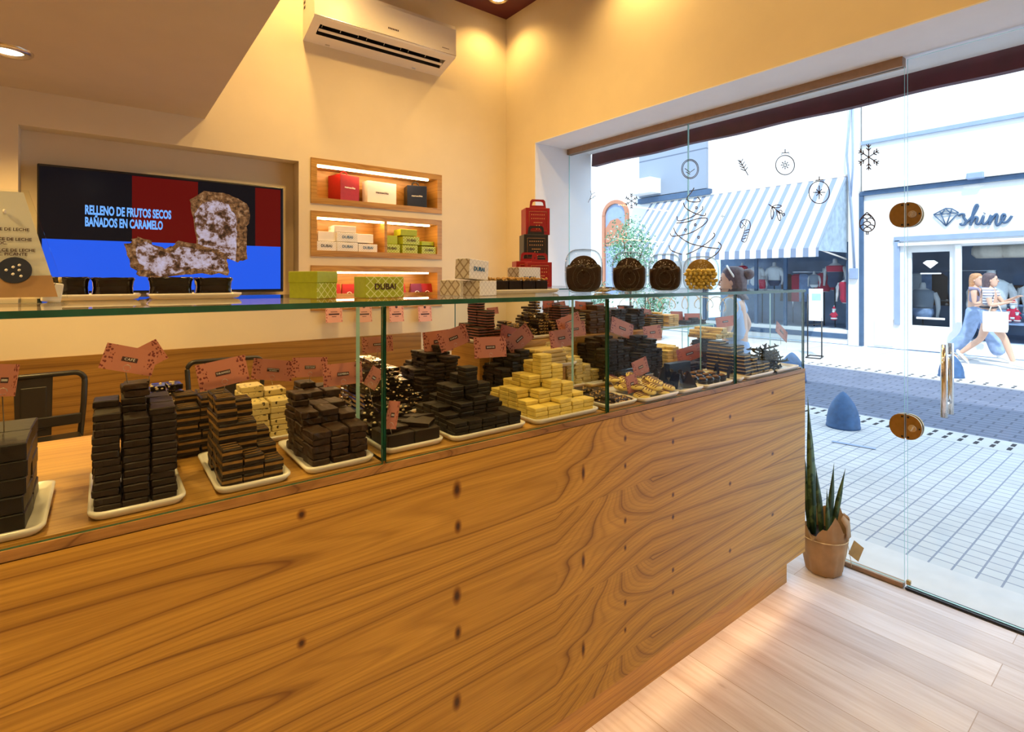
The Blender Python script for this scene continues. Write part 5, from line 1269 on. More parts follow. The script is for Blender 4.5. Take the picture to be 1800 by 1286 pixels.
# right: the "shine" shop
sh = thing('clothes_shop', 'white shopfront across the street with a glazed door and wide display window, right', 'building', (XF, 2.3, 0))
def fp(mb, name, mats, par):
    o = mb.build(name, mats, par); o.matrix_parent_inverse = par.matrix_basis.inverted(); return o
def fw(y0, y1, z0, z1, holes, d0=0, d1=.3):
    mb = MB(); wall_cells(mb, y0, y1, z0, z1, holes, lambda m_, a, b_, c, d, i: fspan(m_, a, b_, c, d, d0, d1)); return mb
DOOR = (3.06, 3.70, .52, 2.06); WIN = (-2.0, 2.94, .26, 2.16)
fp(fw(-4, 4.60, 0, 9, [(DOOR[0] - .10, DOOR[1] + .08, 0, 2.26), WIN]), 'wall', 'facade', sh)
mb = MB(); fspan(mb, -4, 4.62, 3.36, 3.45, .07, 0); fspan(mb, 4.56, 4.64, 0, 3.42, .06, 0); fp(mb, 'slate_frame', 'slate', sh)
mb = MB(); fspan(mb, -4, 3.98, 2.30, 2.40, .05, 0); fspan(mb, 3.88, 3.97, .52, 2.32, .05, 0); fp(mb, 'door_surround', 'pale_slate', sh)
mb = MB(); fspan(mb, -4, 4.55, 3.46, 3.58, .12, 0); fspan(mb, -4, 3.9, 2.20, 2.26, .08, 0); fspan(mb, -4, 4.6, 2.266, 2.272, .004, 0); fp(mb, 'cornice', 'facade', sh)
mb = MB(); fspan(mb, -4, 4.6, 4.50, 4.58, .06, 0); fp(mb, 'cable_trunking', 'pale_slate', sh)
mb = MB(); wall_cells(mb, DOOR[0] - .10, DOOR[1] + .08, 0, 2.24, [DOOR], lambda m_, a, b_, c, d, i: fspan(m_, a, b_, c, d, -.08, .14)); dr = fp(mb, 'door', 'facade', sh)
mb = MB(); fspan(mb, DOOR[0], DOOR[1], DOOR[2], DOOR[3], -.10, .112); fp(mb, 'door_pane', 'shop_glass', dr)
mb = MB()
for z in (1.06, .98): mb.ball((XF + .05, 3.10, z), .03, 0, 2)
mb.span((XF + .03, 3.08, 1.05), (XF + .05, 3.20, 1.07)); fp(mb, 'door_handle', 'black', dr)
mb = MB(); mb.prism([(3.38 + u * .26, 1.80 + v * .17) for u, v in ((-.5, .2), (-.25, .5), (.25, .5), (.5, .2), (0, -.5))], lambda u, v, w: (XF + .095 + w, u, v), .003); fspan(mb, 3.20, 3.55, 1.60, 1.625, -.095, .098); fspan(mb, 3.14, 3.62, .66, .70, -.095, .098); fp(mb, 'door_sticker', 'white_ink', dr)
mb = MB(); fspan(mb, WIN[0], WIN[1], WIN[2], WIN[3], -.03, .04); fp(mb, 'display_window_pane', 'shop_glass', sh)
mb = MB(); fspan(mb, 2.86, 2.95, .26, 2.18, .02, .06); fp(mb, 'window_frame', 'facade', sh)
mb = MB(); mb.span((XF + 2.4, -4, 0), (XF + 2.5, 4.6, 3)); mb.span((XF + .3, -4, -.05), (XF + 2.4, 4.6, .26)); mb.span((XF + .3, -4, 2.6), (XF + 2.4, 4.6, 2.7)); mb.span((XF + .3, 4.5, 0), (XF + 2.4, 4.6, 2.7)); fp(mb, 'shop_interior', 'dark_in', sh)
mb = MB(); fspan(mb, 4.35, 4.0, .05, .62, .03, 0); fp(mb, 'meter_box', 'facade', sh)
mb = MB(); mb.box((XF - .10, 2.62, 3.50), (.16, .26, .13), 0, None, .02); fp(mb, 'flood_lamp', 'pale_slate', sh)
# sign
sg = thing('shop_sign', 'slate script sign reading shine with a line-drawn diamond, on the white fascia', 'sign', (XF - .03, 2.6, 2.85))
def fline(mb, pts, r, X=XF - .03): mb.tube([at(x, y, X=X) for x, y in pts], r, 6)
mb = MB()
dm = {'l': (1641, 377), 'tl': (1652, 370), 't1': (1662, 366), 't2': (1673, 366.5), 'r': (1685, 373.5), 'm1': (1654.5, 376.5), 'm2': (1671, 374.5), 'b': (1663, 397)}
for a, b_ in (('l', 't1'), ('t1', 't2'), ('t2', 'r'), ('l', 'm1'), ('m1', 'm2'), ('m2', 'r'), ('l', 'b'), ('r', 'b'), ('m1', 'b'), ('m2', 'b'), ('tl', 'm1'), ('t1', 'm1'), ('t1', 'm2'), ('t2', 'm2')): fline(mb, [dm[a], dm[b_]], .011)
fp(mb, 'diamond_logo', 'slate', sg)
mb = MB()
for ln in ([(1684, 379), (1690, 376), (1695, 377), (1694, 382), (1698, 388), (1696, 394), (1690, 395), (1688, 392)], [(1696, 392), (1706, 384), (1716, 368), (1719, 361), (1716, 360), (1712, 369), (1708, 386), (1706, 396)], [(1707, 392), (1712, 384), (1716, 381), (1718, 384), (1716, 391), (1719, 394), (1724, 390), (1729, 379), (1727, 388), (1728, 393), (1732, 393), (1738, 387), (1742, 378), (1741, 386), (1739, 395)], [(1740, 391), (1745, 383), (1751, 376), (1753, 379), (1751, 390), (1753, 396), (1757, 393), (1763, 386), (1767, 379), (1764, 376), (1761, 381), (1762, 388), (1766, 391), (1772, 388), (1779, 379)]):
    fline(mb, smooth(ln, 4), .022)
fline(mb, [(1730, 375), (1731, 374)], .022)
fp(mb, 'lettering', 'slate', sg)
# middle: shop with the striped awning
ms = thing('fashion_shop', 'white building across the street with dark glazed display window under the striped awning', 'building', (XF, 7.5, 0))
SW0, SW1, SZ0, SZ1 = 4.86, 8.6, .33, 2.35
fp(fw(4.78, 10.8, 0, 9, [(SW0, SW1, SZ0, SZ1)]), 'wall', 'facade', ms)
mb = MB(); fspan(mb, 4.64, 4.84, 0, 9, .10, .2); fp(mb, 'pilaster', 'facade', ms)
mb = MB(); fspan(mb, 8.42, 10.77, 4.05, 5.9, .10, 0); fp(mb, 'stone_panel', 'blocks', ms)
mb = MB(); fspan(mb, 8.3, 10.79, 3.86, 4.02, .14, 0); fp(mb, 'ledge', 'slate', ms)
mb = MB(); fspan(mb, 9.95, 10.78, 4.1, 4.55, .6, 0); fp(mb, 'stone_bracket', 'facade', ms)
mb = MB(); fspan(mb, 4.9, 8.6, .12, .24, .02, 0); fp(mb, 'slate_band', 'slate', ms)
mb = MB(); fspan(mb, SW0, SW1, SZ0, SZ1, -.03, .04); fp(mb, 'display_window_pane', 'shop_glass', ms)
mb = MB()
for y in (4.88, 6.3, 7.05, 8.55): fspan(mb, y - .04, y + .04, SZ0, SZ1, .0, .06)
fp(mb, 'window_frame', 'slate', ms)
mb = MB(); mb.span((XF + 1.6, 4.7, 0), (XF + 1.7, 9, 3)); mb.span((XF + .3, 4.7, -.05), (XF + 1.6, 9, SZ0)); mb.span((XF + .3, 4.7, 2.6), (XF + 1.6, 9, 2.7)); fp(mb, 'shop_interior', 'dark_in', ms)
mb = MB(); mb.box((XF - .14, 4.72, 1.62), (.08, .16, .24), 0, None, .01); fp(mb, 'junction_box', 'pale_slate', ms)
mb = MB(); mb.tube([(XF - .13, 4.78, 5.4), (XF - .14, 4.86, 4.3), (XF - .13, 4.80, 3.6), (XF - .14, 4.74, 2.8), (XF - .13, 4.70, 1.7)], .022, 6); mb.tube([(XF - .13, 4.74, 5.6), (XF - .16, 4.72, 4.0), (XF - .13, 4.78, 3.3)], .018, 6); fp(mb, 'cable', 'pale_slate', ms)
# awning
m, nt, b = nodes('striped_canvas'); sp = nt.nodes.new('ShaderNodeSeparateXYZ'); L(nt, coord(nt), sp.inputs[0])
fr = math_(nt, 'FRACT', math_(nt, 'MULTIPLY', sp.outputs[1], 3.85)); st = math_(nt, 'GREATER_THAN', fr, .55)
L(nt, mixc(nt, st, (.82, .82, .80), (.20, .25, .36)), b.inputs['Base Color']); b.inputs['Roughness'].default_value = .8; M['stripes'] = m
an = thing('striped_awning', 'grey and white striped awning with a valance over the fashion shop', 'awning', (XF, 7.6, 3.0))
A0, A1, AX = 4.88, 10.35, 11.95
def sheet(p, name, mats, par, th=.01):
    mb = MB(); mb.quad(p); mb.bm.normal_update(); bmesh.ops.solidify(mb.bm, geom=mb.bm.faces[:], thickness=th); return fp(mb, name, mats, par)
sheet([(XF - .05, A0, 3.84), (XF - .05, A1, 3.84), (AX, A1, 2.16), (AX, A0, 2.16)], 'canopy', 'stripes', an)
sheet([(AX, A0, 2.165), (AX, A1, 2.165), (AX - .01, A1, 1.97), (AX - .01, A0, 1.97)], 'valance', 'stripes', an)
mb = MB()
M['side_canvas'] = plain('side_canvas', (.33, .42, .52), .8, vary=.2, scale=7)
mb.prism([(XF - .05, 3.83), (XF - .05, 2.10), (AX, 2.10), (AX, 2.16)], lambda u, v, w: (u, A0 + .005 + w, v), .008); fp(mb, 'side_panel', 'side_canvas', an)
mb = MB(); mb.tube([(XF - .03, 4.9, 1.95), (AX + .1, 4.93, 2.14)], .018, 6); mb.tube([(XF - .04, A0, 3.86), (XF - .04, A1, 3.86)], .03, 8); fp(mb, 'awning_bar', 'white_plastic', an)
# left: white building with an arched window
M['terracotta'] = plain('terracotta_paint', (.46, .20, .12), .7)
lb = thing('white_building', 'white rendered building across the street with an arched orange-framed window, left', 'building', (XF, 13, 0))
fp(fw(10.8, 24, 0, 9, [(11.30, 12.32, 1.0, 3.7)]), 'wall', 'facade', lb)
mb = MB(); cy = 11.81
pts_o = [(cy + .56 * math.cos(R(a)), 3.62 + .50 * math.sin(R(a))) for a in range(0, 181, 15)]; pts_i = [(cy + .44 * math.cos(R(a)), 3.62 + .38 * math.sin(R(a))) for a in range(0, 181, 15)]
for i in range(12): mb.prism([pts_o[i], pts_o[i + 1], pts_i[i + 1], pts_i[i]], lambda u, v, w: (XF - .08 + w, u, v), .14)
for s in (-1, 1): mb.span((XF - .08, cy + s * .44, .9), (XF + .06, cy + s * .56, 3.63))
fp(mb, 'arched_frame', 'terracotta', lb)
mb = MB(); mb.prism([(cy - .45, 1.0)] + [(cy + .45, 1.0)] + [(u, v) for u, v in pts_i], lambda u, v, w: (XF - .02 + w, u, v), .02); fp(mb, 'arched_pane', 'pale_slate', lb)
mb = MB(); mb.prism([(cy - .40, 2.6), (cy + .40, 2.6), (cy + .42, 3.2), (cy + .2, 3.45), (cy - .1, 3.5), (cy - .42, 3.25)], lambda u, v, w: (XF - .05 + w, u, v), .03); fp(mb, 'blind', 'terracotta', lb)
# ------------------------------------------------------------------ things in the shop windows
M['tee_white'] = plain('white_cotton', (.74, .73, .72), .9); M['tee_red'] = plain('red_cotton', (.55, .02, .06), .9); M['grey_knit'] = plain('grey_knit', (.22, .25, .30), .9)
M['skinpl'] = plain('mannequin_plastic', (.66, .62, .60), .4); M['denim'] = plain('pale_denim', (.27, .37, .58), .85, vary=.18, scale=12); M['navy_cloth'] = plain('navy_cloth', (.03, .05, .11), .9)
M['lamp_paper'] = plain('paper_lampshade', (.66, .55, .44), .8)
BODY = [(.0, .10, .07), (.10, .155, .10), (.22, .135, .085), (.38, .165, .105), (.48, .175, .10), (.535, .10, .07), (.56, .05, .05), (.64, .045, .045), (.66, .03, .03)]
def mannequin(px, py, X, h, label, cloth, z0=None, lo=.02, hi=.53, sleeves=False, cloth2=None, pole=True):
    c = at(px, py, X=X); s = h / .66
    t = thing('mannequin', label, 'mannequin', (X, c.y, c.z), R(-90), 'mannequins in the shop windows')
    mb = MB(); mb.loft([[(a * s * math.cos(q / 20 * 6.2832), b_ * s * math.sin(q / 20 * 6.2832), z * s) for q in range(20)] for z, a, b_ in BODY]); 
    for sd in (-1, 1): mb.tube([(sd * .165 * s, 0, .47 * s), (sd * .215 * s, 0, .36 * s), (sd * .225 * s, .01, .2 * s), (sd * .22 * s, -.03 * s, .04 * s)], .03, 8, 0, rs=[.045 * s, .042 * s, .035 * s, .025 * s])
    part(mb, 'body', 'skinpl', t)
    def cl(lo, hi, mat, name):
        mb = MB(); zs = [lo + (hi - lo) * k / 8 for k in range(9)]; rings = []
        for z in zs:
            for (z0_, a0, b0), (z1_, a1, b1) in zip(BODY, BODY[1:]):
                if z0_ <= z <= z1_: f = (z - z0_) / (z1_ - z0_); a, b_ = a0 + (a1 - a0) * f, b0 + (b1 - b0) * f; break
            rings.append([((a + .014) * s * math.cos(q / 20 * 6.2832), (b_ + .014) * s * math.sin(q / 20 * 6.2832), z * s) for q in range(20)])
        mb.loft(rings)
        if sleeves and name == 'top':
            for sd in (-1, 1): mb.tube([(sd * .15 * s, 0, .485 * s), (sd * .21 * s, 0, .37 * s), (sd * .225 * s, .0, (.28 if sleeves == 1 else .06) * s)], .05, 8, 0, rs=[.06 * s, .058 * s, .055 * s])
        part(mb, name, mat, t)
    cl(lo, hi, cloth, 'top')
    if cloth2: cl(0.0, lo - .01, cloth2, 'skirt')
    if pole: mb = MB(); mb.cyl((0, 0, -(c.z - .27)), (0, 0, .01), .015, 8); mb.lathe([(0, -(c.z - .27)), (.12, -(c.z - .27)), (.12, -(c.z - .285))], 16); part(mb, 'stand', 'gunmetal', t)
    return t
mannequin(1305, 488, 14.05, .42, 'mannequin torso in a red sweatshirt, leftmost in the fashion shop window', 'tee_red', sleeves=1)
mannequin(1329, 502, 14.0, .62, 'mannequin torso in a long white tee in the fashion shop window', 'tee_white', sleeves=1)
mannequin(1340, 508, 13.85, .34, 'small mannequin in a red top in front of the white tee', 'tee_red', hi=.5)
mannequin(1361, 502, 14.0, .62, 'mannequin in a short-sleeved white tee and dark shorts in the fashion shop window', 'tee_white', sleeves=1, lo=.16, cloth2='navy_cloth')
mannequin(1431, 505, 13.95, .40, 'small mannequin in a grey knit top with white skirt', 'grey_knit', lo=.12, cloth2='tee_white')
mannequin(1449, 513, 14.35, .60, 'mannequin in a long-sleeved red cardigan in the fashion shop window', 'tee_red', sleeves=2)
mannequin(1468, 505, 14.05, .70, 'mannequin in a red bra top and dark shorts in the fashion shop window', 'tee_red', lo=.36, hi=.50, cloth2='navy_cloth')
mannequin(1490, 533, 13.72, .66, 'mannequin in a sleeveless crimson dress at the right end of the fashion shop window', 'tee_red', hi=.50)
mannequin(1742, 562, 14.1, 1.0, 'large mannequin in a white camisole in the shop window behind the two walkers', 'tee_white', lo=.15, cloth2='denim')
mannequin(1826, 570, 14.2, .95, 'mannequin in blue at the right edge of the photo', 'tee_white', lo=.15, cloth2='denim')
mannequin(1622, 560, 14.3, .8, 'mannequin in a pale top behind the glazed door', 'grey_knit', cloth2='denim', lo=.2)
for px, lab in ((1740, 'scalloped paper lampshade hanging in the shop window above the walkers'), (1790, 'scalloped paper lampshade at the right edge of the photo')):
    c = at(px, 450, X=14.2); t = thing('pendant_lamp', lab, 'lamp', (14.2, c.y, 2.02), 0, 'scalloped pendant lamps')
    mb = MB(); mb.loft([[(rr * (1 + .07 * abs(math.sin(q / 48 * math.pi * 10))) * math.cos(q / 48 * 6.2832), rr * (1 + .07 * abs(math.sin(q / 48 * math.pi * 10))) * math.sin(q / 48 * 6.2832), z) for q in range(48)] for rr, z in ((.20, -.10), (.27, -.02), (.27, .10), (.20, .22), (.05, .30))], 0, True); part(mb, 'shade', 'lamp_paper', t)
    mb = MB(); mb.cyl((0, 0, .3), (0, 0, .6), .008, 6); part(mb, 'cord', 'black', t)
def doll(px, py, X, h, label):
    c = at(px, py, X=X); s = h; t = thing('christmas_figure', label, 'figurine', (X, c.y, c.z), R(-90), 'little Christmas figures')
    mb = MB(); mb.lathe([(.0, 0), (.16 * s, 0), (.20 * s, .1 * s), (.17 * s, .45 * s), (.10 * s, .6 * s), (0, .62 * s)], 16); mb.tube([(.12 * s, 0, .5 * s), (.25 * s, -.02, .3 * s)], .05 * s, 6); mb.tube([(-.12 * s, 0, .5 * s), (-.25 * s, -.02, .3 * s)], .05 * s, 6); part(mb, 'coat', 'tee_red', t)
    mb = MB(); mb.ball((0, 0, .68 * s), .12 * s); part(mb, 'head', 'skinpl', t)
    mb = MB(); mb.lathe([(.13 * s, .74 * s), (.13 * s, .8 * s)], 14); mb.ball((0, 0, 1.0 * s), .04 * s, 0, 1); mb.lathe([(.2 * s, .06 * s), (.215 * s, .12 * s), (.2 * s, .16 * s)], 14); mb.ball((0, -.09 * s, .60 * s), .09 * s); part(mb, 'white_trim', 'tee_white', t)
    mb = MB(); mb.lathe([(.12 * s, .79 * s), (.07 * s, .92 * s), (0, 1.0 * s)], 14); part(mb, 'hat', 'tee_red', t)
doll(1466, 562, 13.75, .33, 'little red and white Christmas figure at the foot of the fashion shop window')
doll(1772, 566, 13.8, .26, 'little Christmas figure on the table, left of three in the right shop window'); doll(1781, 563, 13.85, .42, 'taller Christmas figure on the table, middle of three in the right shop window'); doll(1788, 566, 13.8, .24, 'little Christmas figure on the table, right of three in the right shop window')
mb = MB(); c = at(1785, 568, X=13.9); mb.box((0, 0, .0), (.5, .9, .03)); [mb.box((sx * .2, sy * .4, -.2), (.03, .03, .40)) for sx in (-1, 1) for sy in (-1, 1)]
tag(mb.build('display_table', 'pale_slate', None, (13.98, c.y - .2, c.z - .015)), 'small display table carrying the Christmas figures in the right shop window', 'table')
mb = MB()
for q in range(5): mb.box((0, random.uniform(-.03, .03), .04 + .075 * q), (.3, .34 + random.uniform(-.05, .05), .065), q % 2, None, .02)
c = at(1783, 520, X=14.3); tag(mb.build('folded_clothes', ['milk', 'grey_knit'], None, (14.4, c.y, 1.0)), 'pile of folded brown clothes on a shelf in the right shop window', 'clothes', kind='stuff')
mb = MB(); mb.span((14.15, 1.2, .96), (14.65, 2.6, .998)); mb.span((14.2, 1.22, .2), (14.25, 1.27, .96)); mb.span((14.2, 2.53, .2), (14.25, 2.58, .96)); tag(mb.build('display_shelf', 'pale_slate'), 'low shelf carrying the folded clothes in the right shop window', 'shelf')
for k, (px, mt) in enumerate(((1612, 'tee_white'), (1630, 'denim'), (1648, 'milk'), (1385, 'milk'), (1400, 'tee_red'), (1412, 'denim'))):
    X = 15.0 if k < 3 else 14.6; c = at(px, 520, X=X)
    mb = MB(); mb.loft([[(.05 * math.cos(a) * s, .20 * math.sin(a) * s + 0.01 * math.sin(3 * a + z * 9), z) for a in [q / 16 * 6.2832 for q in range(16)]] for z, s in ((-.45, 1.05), (-.1, .95), (.2, .9), (.28, .3))]); 
    tag(mb.build('hanging_garment', mt, None, (X, c.y, 1.35)), '%s garment hanging deep inside the %s' % (('white', 'blue', 'brown', 'brown', 'red', 'blue')[k], 'shop behind the glazed door' if k < 3 else 'fashion shop'), 'clothes', 'garments on rails')
for X, y0, y1, nm in ((15.0, 2.6, 4.2, 'shop behind the glazed door'), (14.6, 4.9, 6.6, 'fashion shop')):
    mb = MB(); mb.tube([(X, y0, 1.68), (X, y1, 1.68)], .015, 8); [mb.tube([(X, y, .26), (X, y, 1.68)], .015, 8) for y in (y0, y1)]; tag(mb.build('clothes_rail', 'steel'), 'metal clothes rail inside the ' + nm, 'rail')
# poster stand on the far pavement
c = at(1432, 628, Z=ZS); t = thing('poster_stand', 'white poster on a thin dark metal stand on the far pavement', 'sign', (c.x, c.y, ZS), R(-90 + 14))
mb = MB(); [mb.tube([(sx * .12, 0, 0), (sx * .12, 0, .78 + (.45 if sx < 0 else 0))], .012, 6) for sx in (-1, 1)]; mb.tube([(-.12, 0, .62), (.12, 0, .66)], .010, 6); mb.tube([(-.12, -.2, .012), (.12, -.2, .012), (.12, .2, .012), (-.12, .2, .012)], .012, 6, 0, True); part(mb, 'stand', 'gunmetal', t)
mb = MB(); mb.box((.02, 0, 1.02), (.24, .02, .62), 0, None, .004); o = part(mb, 'poster', 'white', t)
mb = MB(); mb.box((.03, -.012, 1.17), (.15, .002, .13)); M['pale_teal'] = plain('pale_teal_print', (.35, .58, .60), .6); part(mb, 'poster_picture', 'pale_teal', o)
# bollards
M['bollard'] = plain('blue_bollard', (.035, .10, .24), .55, vary=.22, scale=14, bmp=.2)
def bollard(px, py, label, h=.365, r=.15):
    c = at(px, py, Z=ZS); mb = MB()
    mb.lathe([(0, 0), (r * 1.03, 0), (r * 1.03, .02), (r * 1.0, .03), (r * .98, h * .25), (r * .88, h * .46), (r * .68, h * .67), (r * .42, h * .84), (r * .18, h * .955), (r * .06, h * .99), (0, h)], 32)
    tag(mb.build('bollard', 'bollard', None, c), label, 'bollard', 'blue street bollards')
bollard(1482, 750, 'blue bullet-shaped bollard on the near pavement'); bollard(1672, 662, 'blue bullet-shaped bollard across the street behind the door handle', .36, .16); bollard(1392, 668, 'blue bullet-shaped bollard seen past the end of the glass case', .42, .19)
mb = MB(); c0 = at(1500, 782, Z=ZS + .003); mb.box((0, 0, .002), (.05, .34, .004), 0, (0, 0, R(12)), .001); tag(mb.build('dry_leaf_sheath', 'pale_slate', None, c0), 'thin dark strip lying on the near pavement below the bollard', 'litter')
# planters with greenery
M['leaf_green'] = plain('fresh_leaves', (.11, .30, .16), .6, vary=.5, scale=3)
M['leaf_pale'] = plain('pale_leaves', (.36, .52, .44), .6, vary=.35, scale=3)
M['pot_clay'] = plain('clay_pot', (.50, .24, .15), .7)
def shrub(x, y, z0, hts, label, n, rad):
    t = thing('potted_shrub', label, 'shrub', (x, y, z0), 0, 'shrubs on the far pavement')
    mb = MB(); mb.lathe([(0, 0), (.20, 0), (.26, .45), (.28, .47), (.27, .5), (.22, .47), (0, .46)], 20); part(mb, 'pot', 'pot_clay', t)
    mb = MB(); mb.tube([(0, 0, .46), (.03, .02, .8), (.0, -.02, hts[1] * .8)], .03, 8); [mb.tube([(0, 0, hts[0] * .9), (rad * .6 * math.cos(k * 2.4), rad * .6 * math.sin(k * 2.4), hts[0] + (hts[1] - hts[0]) * (.3 + .1 * k))], .014, 6) for k in range(5)]; part(mb, 'stem', 'milk', t)
    mb = MB(); rnd = random.Random(int(y * 100))
    for q in range(n):
        while True:
            p = Vector((rnd.uniform(-1, 1), rnd.uniform(-1, 1), rnd.uniform(-1, 1)))
            if .25 < p.length < 1: break
        w = 1 + .25 * math.sin(p.x * 5 + p.y * 4) ; c = Vector((p.x * rad * w, p.y * rad * w, (hts[0] + hts[1]) / 2 + p.z * (hts[1] - hts[0]) / 2 * w))
        d = Vector((rnd.uniform(-1, 1), rnd.uniform(-1, 1), rnd.uniform(-.3, 1))).normalized(); sd = d.cross(Vector((rnd.uniform(-1, 1), rnd.uniform(-1, 1), .3))).normalized(); l = rnd.uniform(.05, .10)
        f = mb.quad([c, c + d * l * .5 + sd * l * .22, c + d * l, c + d * l * .5 - sd * l * .22], 0 if rnd.random() < .62 else 1)
    part(mb, 'foliage', ['leaf_green', 'leaf_pale'], t)['kind'] = 'stuff'
c = at(1108, 470, X=10.9); shrub(10.9, c.y, ZS, (1.5, 3.05), 'tall leafy shrub with pale blossoms seen above the glass jars', 2600, .62)
c = at(1148, 560, X=10.9); shrub(10.9, c.y, ZS, (.5, 1.35), 'low green shrub seen through the case behind the third pane', 1100, .50)
c = at(1045, 560, X=10.9); shrub(10.9, c.y, ZS, (.5, 1.5), 'low green shrub seen through the case left of the second glass joint', 1000, .45)
# ================================================================== PEOPLE
M['skin'] = plain('skin', (.62, .38, .28), .55, vary=.04, scale=20)
M['blond'] = plain('red_blond_hair', (.46, .23, .11), .5, vary=.3, scale=40); M['dark_hair'] = plain('dark_hair', (.10, .065, .075), .5, vary=.3, scale=40)
M['lilac'] = plain('lilac_top', (.25, .23, .33), .85); M['shoe'] = plain('white_shoe', (.78, .77, .76), .6); M['tote'] = plain('canvas_tote', (.72, .66, .57), .9)
M['belt'] = plain('dark_belt', (.02, .025, .04), .5); M['lips'] = plain('lips', (.42, .12, .11), .5); M['blue_shirt'] = plain('blue_shirt', (.33, .43, .62), .85)
m, nt, b = nodes('striped_tee'); sp = nt.nodes.new('ShaderNodeSeparateXYZ'); L(nt, coord(nt), sp.inputs[0])
L(nt, mixc(nt, math_(nt, 'GREATER_THAN', math_(nt, 'FRACT', math_(nt, 'MULTIPLY', sp.outputs[2], 21.0)), .68), (.76, .75, .75), (.13, .13, .22)), b.inputs['Base Color']); b.inputs['Roughness'].default_value = .9; M['stripe_tee'] = m
def skin(name, chains, mat, par, root=0, sub=2):
    """chains: list of point lists [(x, y, z, r)], joined where they start on an existing point"""
    vs, es, rs = [], [], []; idx = {}
    for ch in chains:
        prev = None
        for x, y, z, r in ch:
            k = (round(x, 4), round(y, 4), round(z, 4))
            if k not in idx: idx[k] = len(vs); vs.append((x, y, z)); rs.append(r)
            i = idx[k]
            if prev is not None and prev != i: es.append((prev, i))
            prev = i
    me = bpy.data.meshes.new(name); me.from_pydata(vs, es, []); me.materials.append(M[mat])
    o = put(name, me, par)
    o.modifiers.new('Skin', 'SKIN').use_smooth_shade = True
    sl = me.skin_vertices[0].data if me.skin_vertices else None
    if sl is None:
        bm = bmesh.new(); bm.from_mesh(me); bm.verts.layers.skin.verify(); bm.to_mesh(me); bm.free(); sl = me.skin_vertices[0].data
    for i, r in enumerate(rs):
        sl[i].radius = r if isinstance(r, tuple) else (r, r); sl[i].use_root = (i == root)
    s = o.modifiers.new('Subdivision', 'SUBSURF'); s.levels = sub; s.render_levels = sub
    return o
def lerp(a, b_, t): return tuple(p + (q - p) * t for p, q in zip(a, b_))
def hand(wrist, d, up):
    """five finger chains out of the wrist"""
    w = Vector(wrist); d = Vector(d).normalized(); up = Vector(up).normalized(); s = d.cross(up).normalized(); ch = []
    palm = w + d * .045
    ch.append([(*w, .021), (*palm, .024)])
    for k, l in enumerate((.062, .074, .070, .055)):
        b_ = palm + s * (.024 - .016 * k) + d * .012; m_ = b_ + d * l * .5 - up * .006; e = m_ + d * l * .4 - up * .022
        ch.append([(*palm, .024), (*b_, .0095), (*m_, .0085), (*e, .007)])
    b_ = w + d * .02 + s * .022; ch.append([(*w, .021), (*b_, .011), (*(b_ + d * .03 + s * .018), .009), (*(b_ + d * .052 + s * .016), .007)])
    return ch
